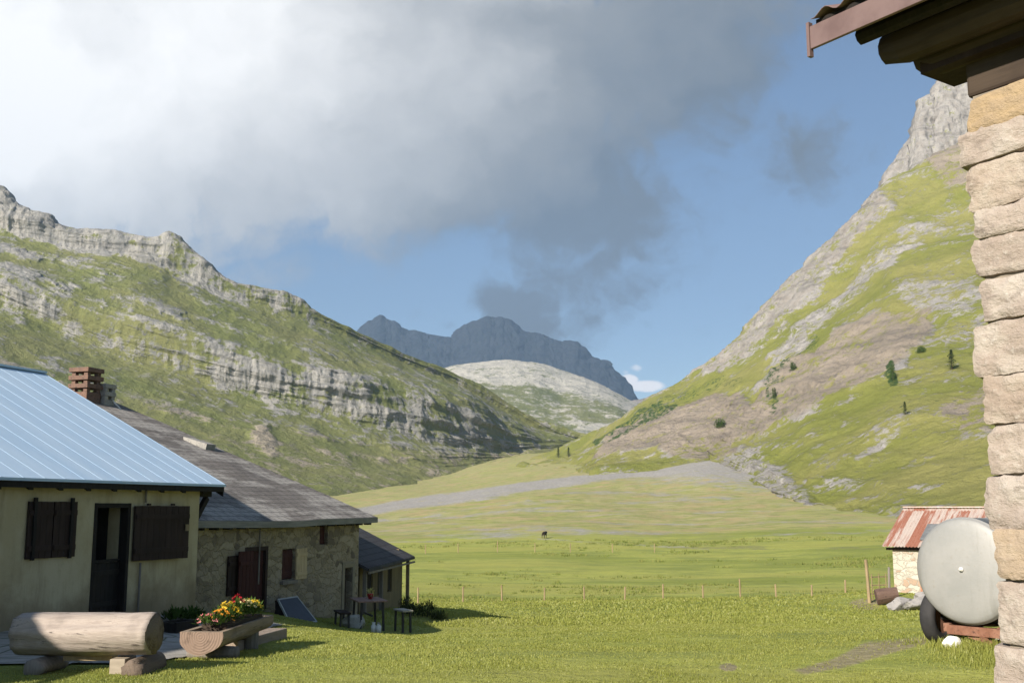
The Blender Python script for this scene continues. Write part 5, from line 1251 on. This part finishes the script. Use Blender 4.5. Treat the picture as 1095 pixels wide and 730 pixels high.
# gate posts, net gate and slabs in front of the shed
def post(px, pyt, pyb, Y, w_, label, mat, lean_=(0, 0), group=None):
    b = P(px, pyb, Y); b[2] = g1(b[0], b[1]); t = P(px, pyt, Y)[2] - b[2]
    mb = MB(); mb.tube([(0, 0, -.3), (lean_[0] * .5, lean_[1] * .5, t * .5), (lean_[0], lean_[1], t)], [w_, w_ * .95, w_ * .85], 10, wob=.12, seed=int(px))
    o = mb.build('gate_post', mat, None); o.location = tuple(b); tag(o, label, 'post', group); return b, t
pb1, t1 = post(930, 598, 641, 47, .075, 'tall pale gate post left of the shed', pale_wood, (-.09, 0))
pb2, t2 = post(951, 606, 640, 47.6, .06, 'shorter gate post close to the shed corner', grey_wood, (.05, 0))
gate = thing('wire_gate', 'low wire and slat gate between the posts by the shed', 'gate', tuple(pb1), math.atan2(pb2[1] - pb1[1], pb2[0] - pb1[0]))
GL = float(np.hypot(*(pb2 - pb1)[:2])) - .15
for z in (.35, .7, 1.05): mb = MB(); mb.box(.12, GL, -.012, .012, z, z + .05); mb.build('rail', pale_wood, gate)
for i in range(3): mb = MB(); mb.box(.14 + i * (GL - .18) / 2, .18 + i * (GL - .18) / 2, -.035, -.013, .1, 1.2); mb.build('slat', pale_wood, gate)
mb = MB(); tb = P(948, 637, 46.2); tb[2] = g1(tb[0], tb[1]); tro = thing('feed_trough', 'dark brown wooden drum lying at the foot of the gate', 'drum', tuple(tb), math.radians(-25))
log_mesh(mb, (-.42, 0, .34), (.42, .25, .48), .30, 18, 6, 31); mb.build('body', [m_log('dark brown drum', (.10, .06, .045), (.14, .09, .07), (.05, .03, .025), 0)] * 2, tro)
slabm = noisy('grey stone slab', [(.27, .25, .235), (.22, .205, .195), (.16, .15, .14)], 1.6, .95, .4, .02)
def slab_(px, py, Y, L, W_, T_, rz, rx, label, seed):
    q = P(px, py, Y); q[2] = g1(q[0], q[1]); o = link_mesh('stone_slab', rock_bm(L, W_, T_, seed, 4), slabm)
    o.location = (q[0], q[1], q[2] + T_ * .7); o.rotation_euler = (rx, 0, rz); tag(o, label, 'slab', 'slabs in front of the shed')
slab_(967, 644, 45, .95, .40, .30, .5, -.5, 'leaning grey slab nearest the brown drum', 41)
slab_(988, 645, 44.6, 1.0, .55, .30, .25, -.25, 'broad grey slab lying left of the tank', 42)
slab_(990, 634, 46.5, .6, .35, .28, .1, -.3, 'smaller slab behind the broad one', 43)

# ------------------------------------------------------------------ fences across the meadow
def fence(name_label, pts, wires, rad, grp):
    b0 = gpt(*pts[0][:2]) if pts[0][3] is None else P(pts[0][0], pts[0][1], pts[0][3]); b0[2] = g1(b0[0], b0[1])
    f = thing('wire_fence', name_label, 'fence', tuple(b0), 0); tops = []
    for (px, pyb, h, Y) in pts:
        b = P(px, pyb, Y); b[2] = g1(b[0], b[1]); l = b - b0
        mb = MB(); mb.tube([(l[0], l[1], l[2] - .3), (l[0] + rnd.uniform(-.05, .05), l[1], l[2] + h)], [rad, rad * .85], 8, wob=.15, seed=int(px)); mb.build('post', pale_wood, f); tops.append((l, h))
    mb = MB()
    for wz in wires:
        for (a, h1), (b, h2) in zip(tops[:-1], tops[1:]): mb.bar((a[0], a[1], a[2] + h1 * wz), (b[0], b[1], b[2] + h2 * wz), .005, .005)
    mb.build('wire', iron, f); return f
fence('pale post and wire fence crossing the near meadow', [(447, 641, 1.0, 68), (495, 641, 1.0, 70), (537, 643, 1.05, 70), (582, 642, .9, 70), (625, 642, .95, 70), (668, 640, .9, 70), (709, 638, 1.0, 69), (752, 638, .9, 68), (792, 638, 1.25, 66), (830, 637, .9, 64), (868, 634, .85, 63), (904, 634, 1.0, 60)], (.45, .9), .055, 'g')
fence('far line of thin posts before the dry slope', [(455, 594, 1.5, 172), (490, 594, 1.5, 172), (532, 593, 1.75, 172), (572, 593, 1.4, 172), (610, 592, 1.4, 172), (655, 592, 1.4, 172), (700, 592, 1.4, 172)], (.9,), .07, 'f')

# ------------------------------------------------------------------ a dark cow far out
def cow(px, py, Y):
    q = P(px, py, Y); q[2] = g1(q[0], q[1])
    me = bpy.data.meshes.new('cow'); V = []; E_ = []; R = []
    def v(p, r, par=None):
        V.append(p); R.append(r)
        if par is not None: E_.append((par, len(V) - 1))
        return len(V) - 1
    hip = v((0, .55, 1.12), .30); mid = v((0, 0, 1.02), .36, hip); sho = v((0, -.6, 1.12), .32, mid); nk = v((0, -.95, 1.2), .18, sho); hd = v((0, -1.2, 1.15), .14, nk); mz = v((0, -1.5, .98), .09, hd)
    tl = v((0, .84, 1.2), .05, hip); tl2 = v((0, .92, .75), .03, tl)
    for s in (-1, 1):
        a = v((s * .2, .6, .78), .15, hip); b = v((s * .2, .72, .48), .07, a); c = v((s * .2, .66, .05), .06, b)
        a = v((s * .18, -.62, .75), .12, sho); b = v((s * .18, -.6, .42), .065, a); c = v((s * .18, -.62, .05), .06, b)
        e = v((s * .22, -1.1, 1.24), .05, hd); hn = v((s * .16, -1.2, 1.36), .03, hd)
    me.from_pydata(V, E_, []); o = link_mesh('cow', me, noisy('black brown hide', [(.022, .015, .012), (.035, .024, .018)], 3, .8, 0)); o.location = tuple(q); o.rotation_euler = (0, 0, math.radians(160))
    sk = o.modifiers.new('skin', 'SKIN')
    for i, r in enumerate(R): me.skin_vertices[0].data[i].radius = (r, r)
    me.skin_vertices[0].data[0].use_root = True
    ss = o.modifiers.new('sub', 'SUBSURF'); ss.levels = 1; ss.render_levels = 1
    tag(o, 'lone dark cow standing in the dry meadow', 'cow')
_me = bpy.data.meshes
try: cow(582, 577, 205)
except Exception as ex: print('cow', ex)

# ------------------------------------------------------------------ conifers and bushes on the slopes
DEPS = bpy.context.evaluated_depsgraph_get
def slope_hit(px, py):
    bpy.context.view_layer.update(); dg = DEPS()
    d = ray(px, py); d = d / np.linalg.norm(d)
    best = None
    for o in C.objects:
        if o.type == 'MESH' and o.get('kind') == 'structure' and o.name.split('.')[0] in ('mountain', 'hill', 'ground', 'peak'):
            ok, loc, nrm, idx = o.ray_cast(Vector((0, 0, CZ)), Vector(d))
            if ok and (best is None or loc.length < best.length): best = loc
    return best
needle = leaf_mat('dark conifer needles', (.060, .088, .026), (.085, .115, .034), .2)
bushleaf = leaf_mat('green bush leaves', (.065, .105, .024), (.095, .14, .032), .25)
bark = noisy('conifer bark', [(.09, .065, .045), (.06, .045, .03)], 6, .9, .4)
def conifer(px, py, hpx, label, seed, spread=.30):
    h = slope_hit(px, py)
    if h is None: return
    H = hpx * h.length / 1150.0; r_ = random.Random(seed)
    t = thing('conifer_tree', label, 'tree', tuple(h), 0, 'conifers on the slopes')
    mb = MB(); mb.tube([(0, 0, -.4), (0, 0, H * .5), (0, 0, H * .97)], [H * .035, H * .02, H * .005], 8); mb.build('trunk', bark, t)
    mb = MB()
    for i in range(1500):
        f = r_.random() ** .8; z = H * (.08 + .92 * f); rad = H * spread * (1 - f) ** .8 * (.75 + .4 * math.sin(z / H * 26 + seed)) * (.7 + .5 * float(vnoise(math.cos(i) * 2, math.sin(i) * 2, z / H * 4, seed))) + H * .012
        a = r_.uniform(0, 6.28); q = rad * r_.uniform(.25, 1.05); c = Vector((math.cos(a) * q, math.sin(a) * q, z - q * .35)); d = Vector((math.cos(a), math.sin(a), r_.uniform(-.5, .2))).normalized(); s_ = Vector((-math.sin(a), math.cos(a), r_.uniform(-.4, .4)))
        L = H * .07 * r_.uniform(.6, 1.3); mb.add([c - s_ * L * .25, c + d * L * .9, c + s_ * L * .25], [(0, 1, 2)])
    mb.build('crown', needle, t)
conifer(1018, 395, 20, 'largest conifer on the right slope beside the cottage wall', 1, .42)
conifer(968, 443, 13, 'small conifer on the grassy right slope below the cliff', 2, .4)
conifer(597, 489, 11, 'small dark conifer at the foot of the far spur, the left of two', 3, .4)
conifer(608, 488, 10, 'small dark conifer at the foot of the far spur, the right of two', 4, .4)
def bush(px, py, wpx, hpx, label, seed):
    h = slope_hit(px, py)
    if h is None: return
    s = h.length / 1150.0; b = thing('bush', label, 'bush', tuple(h), 0, 'bushes on the right slope'); r_ = random.Random(seed)
    Wd, Ht = wpx * s / 2, hpx * s; mb = MB()
    for i in range(900):
        a = r_.uniform(0, 6.28); e = r_.random(); q = Wd * r_.random() ** .4 * (.7 + .5 * float(vnoise(math.cos(a) * 2, math.sin(a) * 2, e * 3, seed)))
        c = Vector((math.cos(a) * q, math.sin(a) * q, Ht * e * (1 - .6 * (q / Wd) ** 2))); d = Vector((r_.gauss(0, 1), r_.gauss(0, 1), r_.gauss(.3, 1))).normalized(); t_ = d.cross(Vector((.3, .2, 1))).normalized(); L = Wd * .16 * r_.uniform(.6, 1.3)
        mb.add([c - t_ * L * .5, c + d * L, c + t_ * L * .5], [(0, 1, 2)])
    mb.build('foliage', bushleaf, b); mb = MB(); mb.tube([(0, 0, -.5), (0, 0, Ht * .6)], [Wd * .06, Wd * .02], 6); mb.build('stem', bark, b)
bush(770, 457, 14, 10, 'round green bush in the eroded bank of the right slope', 1)
bush(955, 406, 8, 16, 'dark bush at the foot of the small cliff on the right slope', 2)
bush(828, 425, 8, 11, 'green bush in the gully of the right slope', 3)
bush(848, 396, 9, 9, 'green bush at the head of the gully on the right slope', 4)
bush(985, 377, 10, 7, 'green bush above the small cliff on the right slope', 5)

# ------------------------------------------------------------------ grass of the near meadow
def grass(name, N, ymin, ymax, hfun, wfun, seed, mat, xlim=.62):
    g = np.random.default_rng(seed)
    u = g.random(N); y = ymin * (ymax / ymin) ** u; x = (g.random(N) * 2 - 1) * (y * xlim + 1.0)
    dens = .5 + .9 * fbm(x / .7, y / .7, 0, 3, 71) + .6 * fbm(x / 3, y / 3, 0, 2, 72)
    keep = g.random(N) < np.clip(dens + .45, .15, 1)
    # keep clear of walls, paving and bare patches
    for Fm, (bx0, bx1, by0, by1) in ((H1, (-12, .1, -30, .0)), (H2, (-18, .03, -8.6, .0))):
        lx = (x - Fm.o[0]) * Fm.n[0] + (y - Fm.o[1]) * Fm.n[1]; ly = (x - Fm.o[0]) * Fm.u[0] + (y - Fm.o[1]) * Fm.u[1]
        keep &= ~((lx > bx0) & (lx < bx1) & (ly > by0) & (ly < by1))
    keep &= poly_sd(x, y, PAV) < .05
    qx, qy = proj(np.stack([x, y, gz(x, y)], -1)); jx, jy = qx, qy
    bm_ = poly_sd(qx, qy, [(890, 702), (925, 684), (1000, 676), (1003, 688), (950, 702), (905, 716), (860, 724), (840, 716)]) > 0
    bm_ |= np.hypot((qx - 779) / 2.2, qy - 713) < 6
    keep &= ~(bm_ & (g.random(N) < .8))
    x, y = x[keep], y[keep]; n = len(x); z = gz(x, y) - .01
    h = hfun(x, y) * g.uniform(.5, 1.25, n); w_ = wfun(y) * g.uniform(.6, 1.3, n)
    a = g.random(n) * 6.283; ln = g.uniform(.1, .75, n) * h; b = a + g.uniform(-1.2, 1.2, n) + 1.57
    p0 = np.stack([x - np.cos(b) * w_ / 2, y - np.sin(b) * w_ / 2, z], -1); p1 = np.stack([x + np.cos(b) * w_ / 2, y + np.sin(b) * w_ / 2, z], -1)
    mx = x + np.cos(a) * ln * .35; my = y + np.sin(a) * ln * .35
    p2 = np.stack([mx + np.cos(b) * w_ * .38, my + np.sin(b) * w_ * .38, z + h * .62], -1); p3 = np.stack([mx - np.cos(b) * w_ * .38, my - np.sin(b) * w_ * .38, z + h * .62], -1)
    p4 = np.stack([x + np.cos(a) * ln, y + np.sin(a) * ln, z + h * np.sqrt(np.maximum(.2, 1 - (ln / h) ** 2 * .6))], -1)
    V = np.stack([p0, p1, p2, p3, p4], 1).reshape(-1, 3); i = np.arange(n)[:, None] * 5
    T = np.concatenate([i + [0, 1, 2], i + [0, 2, 3], i + [3, 2, 4]], 0)
    tint = np.repeat(np.clip(.5 + .5 * fbm(x / 1.4, y / 1.0, 4, 3, 73) + .35 * (g.random(n) - .5), 0, 1), 5); yel = np.repeat((g.random(n) < .08) * 1.0, 5)
    me = fast_mesh(name, V, T, {'tint': tint, 'yel': yel}, smooth=False)
    o = link_mesh(name, me, mat); o['kind'] = 'stuff'; return o
mg, k, out = new_mat('grass blades')
c = k.mix(k.attr('tint'), (.250, .272, .052), (.345, .350, .088)); c = k.mix(k.math('MULTIPLY', k.attr('yel'), .7), c, (.36, .33, .10))
d = k.n('ShaderNodeBsdfDiffuse', {'Color': c}); t = k.n('ShaderNodeBsdfTranslucent', {'Color': c}); gl = k.n('ShaderNodeBsdfGlossy', {'Color': (1, 1, 1, 1), 'Roughness': .45})
mx = k.n('ShaderNodeMixShader', {0: .5, 1: d.outputs[0], 2: t.outputs[0]}); mx2 = k.n('ShaderNodeMixShader', {0: .012, 1: mx.outputs[0], 2: gl.outputs[0]})
mg.node_tree.links.new(mx2.outputs[0], out.inputs[0])
def h1(x, y):
    tall = sstep(4.6, 5.6, x) * sstep(16, 13, y) * sstep(8.5, 10, y)
    return .028 + .018 * np.clip(fbm(x / .8, y / .8, 2, 3, 75), -1, 1) + .10 * tall
grass('grass', 520000, 9.2, 30, h1, lambda y: .006 + .0011 * (y - 9), 5, mg)
grass('meadow_grass', 200000, 28, 90, lambda x, y: .07 + .04 * fbm(x / 3, y / 3, 0, 3, 76), lambda y: .03 + .0014 * (y - 28), 6, mg, .56)

def tussocks(name, N, seed, mat):
    g = np.random.default_rng(seed); y = 58 * (200 / 58) ** g.random(N * 4); x = (g.random(N * 4) * 2 - 1) * y * .55
    dn = fbm(x / 26, y / 14, 0, 4, 91) + .6 * fbm(x / 7, y / 5, 3, 3, 92) + .5 * np.exp(-((y - 74) / 12) ** 2)
    o_ = np.argsort(-(dn + .5 * g.random(len(y))))[:N]; x, y = x[o_], y[o_]; z = gz(x, y)
    nb = 12; r = g.uniform(.12, .42, N) * np.clip(y / 110, .6, 1.5); X = np.repeat(x, nb) + np.repeat(r, nb) * g.normal(0, .6, N * nb); Y = np.repeat(y, nb) + np.repeat(r, nb) * g.normal(0, .6, N * nb); Z = np.repeat(z, nb) - .03
    H = np.repeat(r, nb) * g.uniform(.25, .75, N * nb); W_ = H * g.uniform(.35, .7, N * nb); a = g.random(N * nb) * 6.283; l = g.normal(0, .3, N * nb) * H
    p0 = np.stack([X - np.cos(a) * W_ / 2, Y - np.sin(a) * W_ / 2, Z], -1); p1 = np.stack([X + np.cos(a) * W_ / 2, Y + np.sin(a) * W_ / 2, Z], -1); p2 = np.stack([X + l * np.sin(a), Y + l * np.cos(a), Z + H], -1)
    V = np.stack([p0, p1, p2], 1).reshape(-1, 3); T = np.arange(N * nb * 3).reshape(-1, 3); t = np.repeat(np.repeat(g.random(N), nb), 3)
    o = link_mesh(name, fast_mesh(name, V, T, {'tint': t}, smooth=False), mat); o['kind'] = 'stuff'
mt, k, out = new_mat('rough meadow tussocks'); c = k.mix(k.attr('tint'), (.15, .19, .04), (.26, .25, .08))
d = k.n('ShaderNodeBsdfDiffuse', {'Color': c}); t = k.n('ShaderNodeBsdfTranslucent', {'Color': c}); mx = k.n('ShaderNodeMixShader', {0: .35, 1: d.outputs[0], 2: t.outputs[0]}); mt.node_tree.links.new(mx.outputs[0], out.inputs[0])
tussocks('meadow_weeds', 9000, 8, mt)
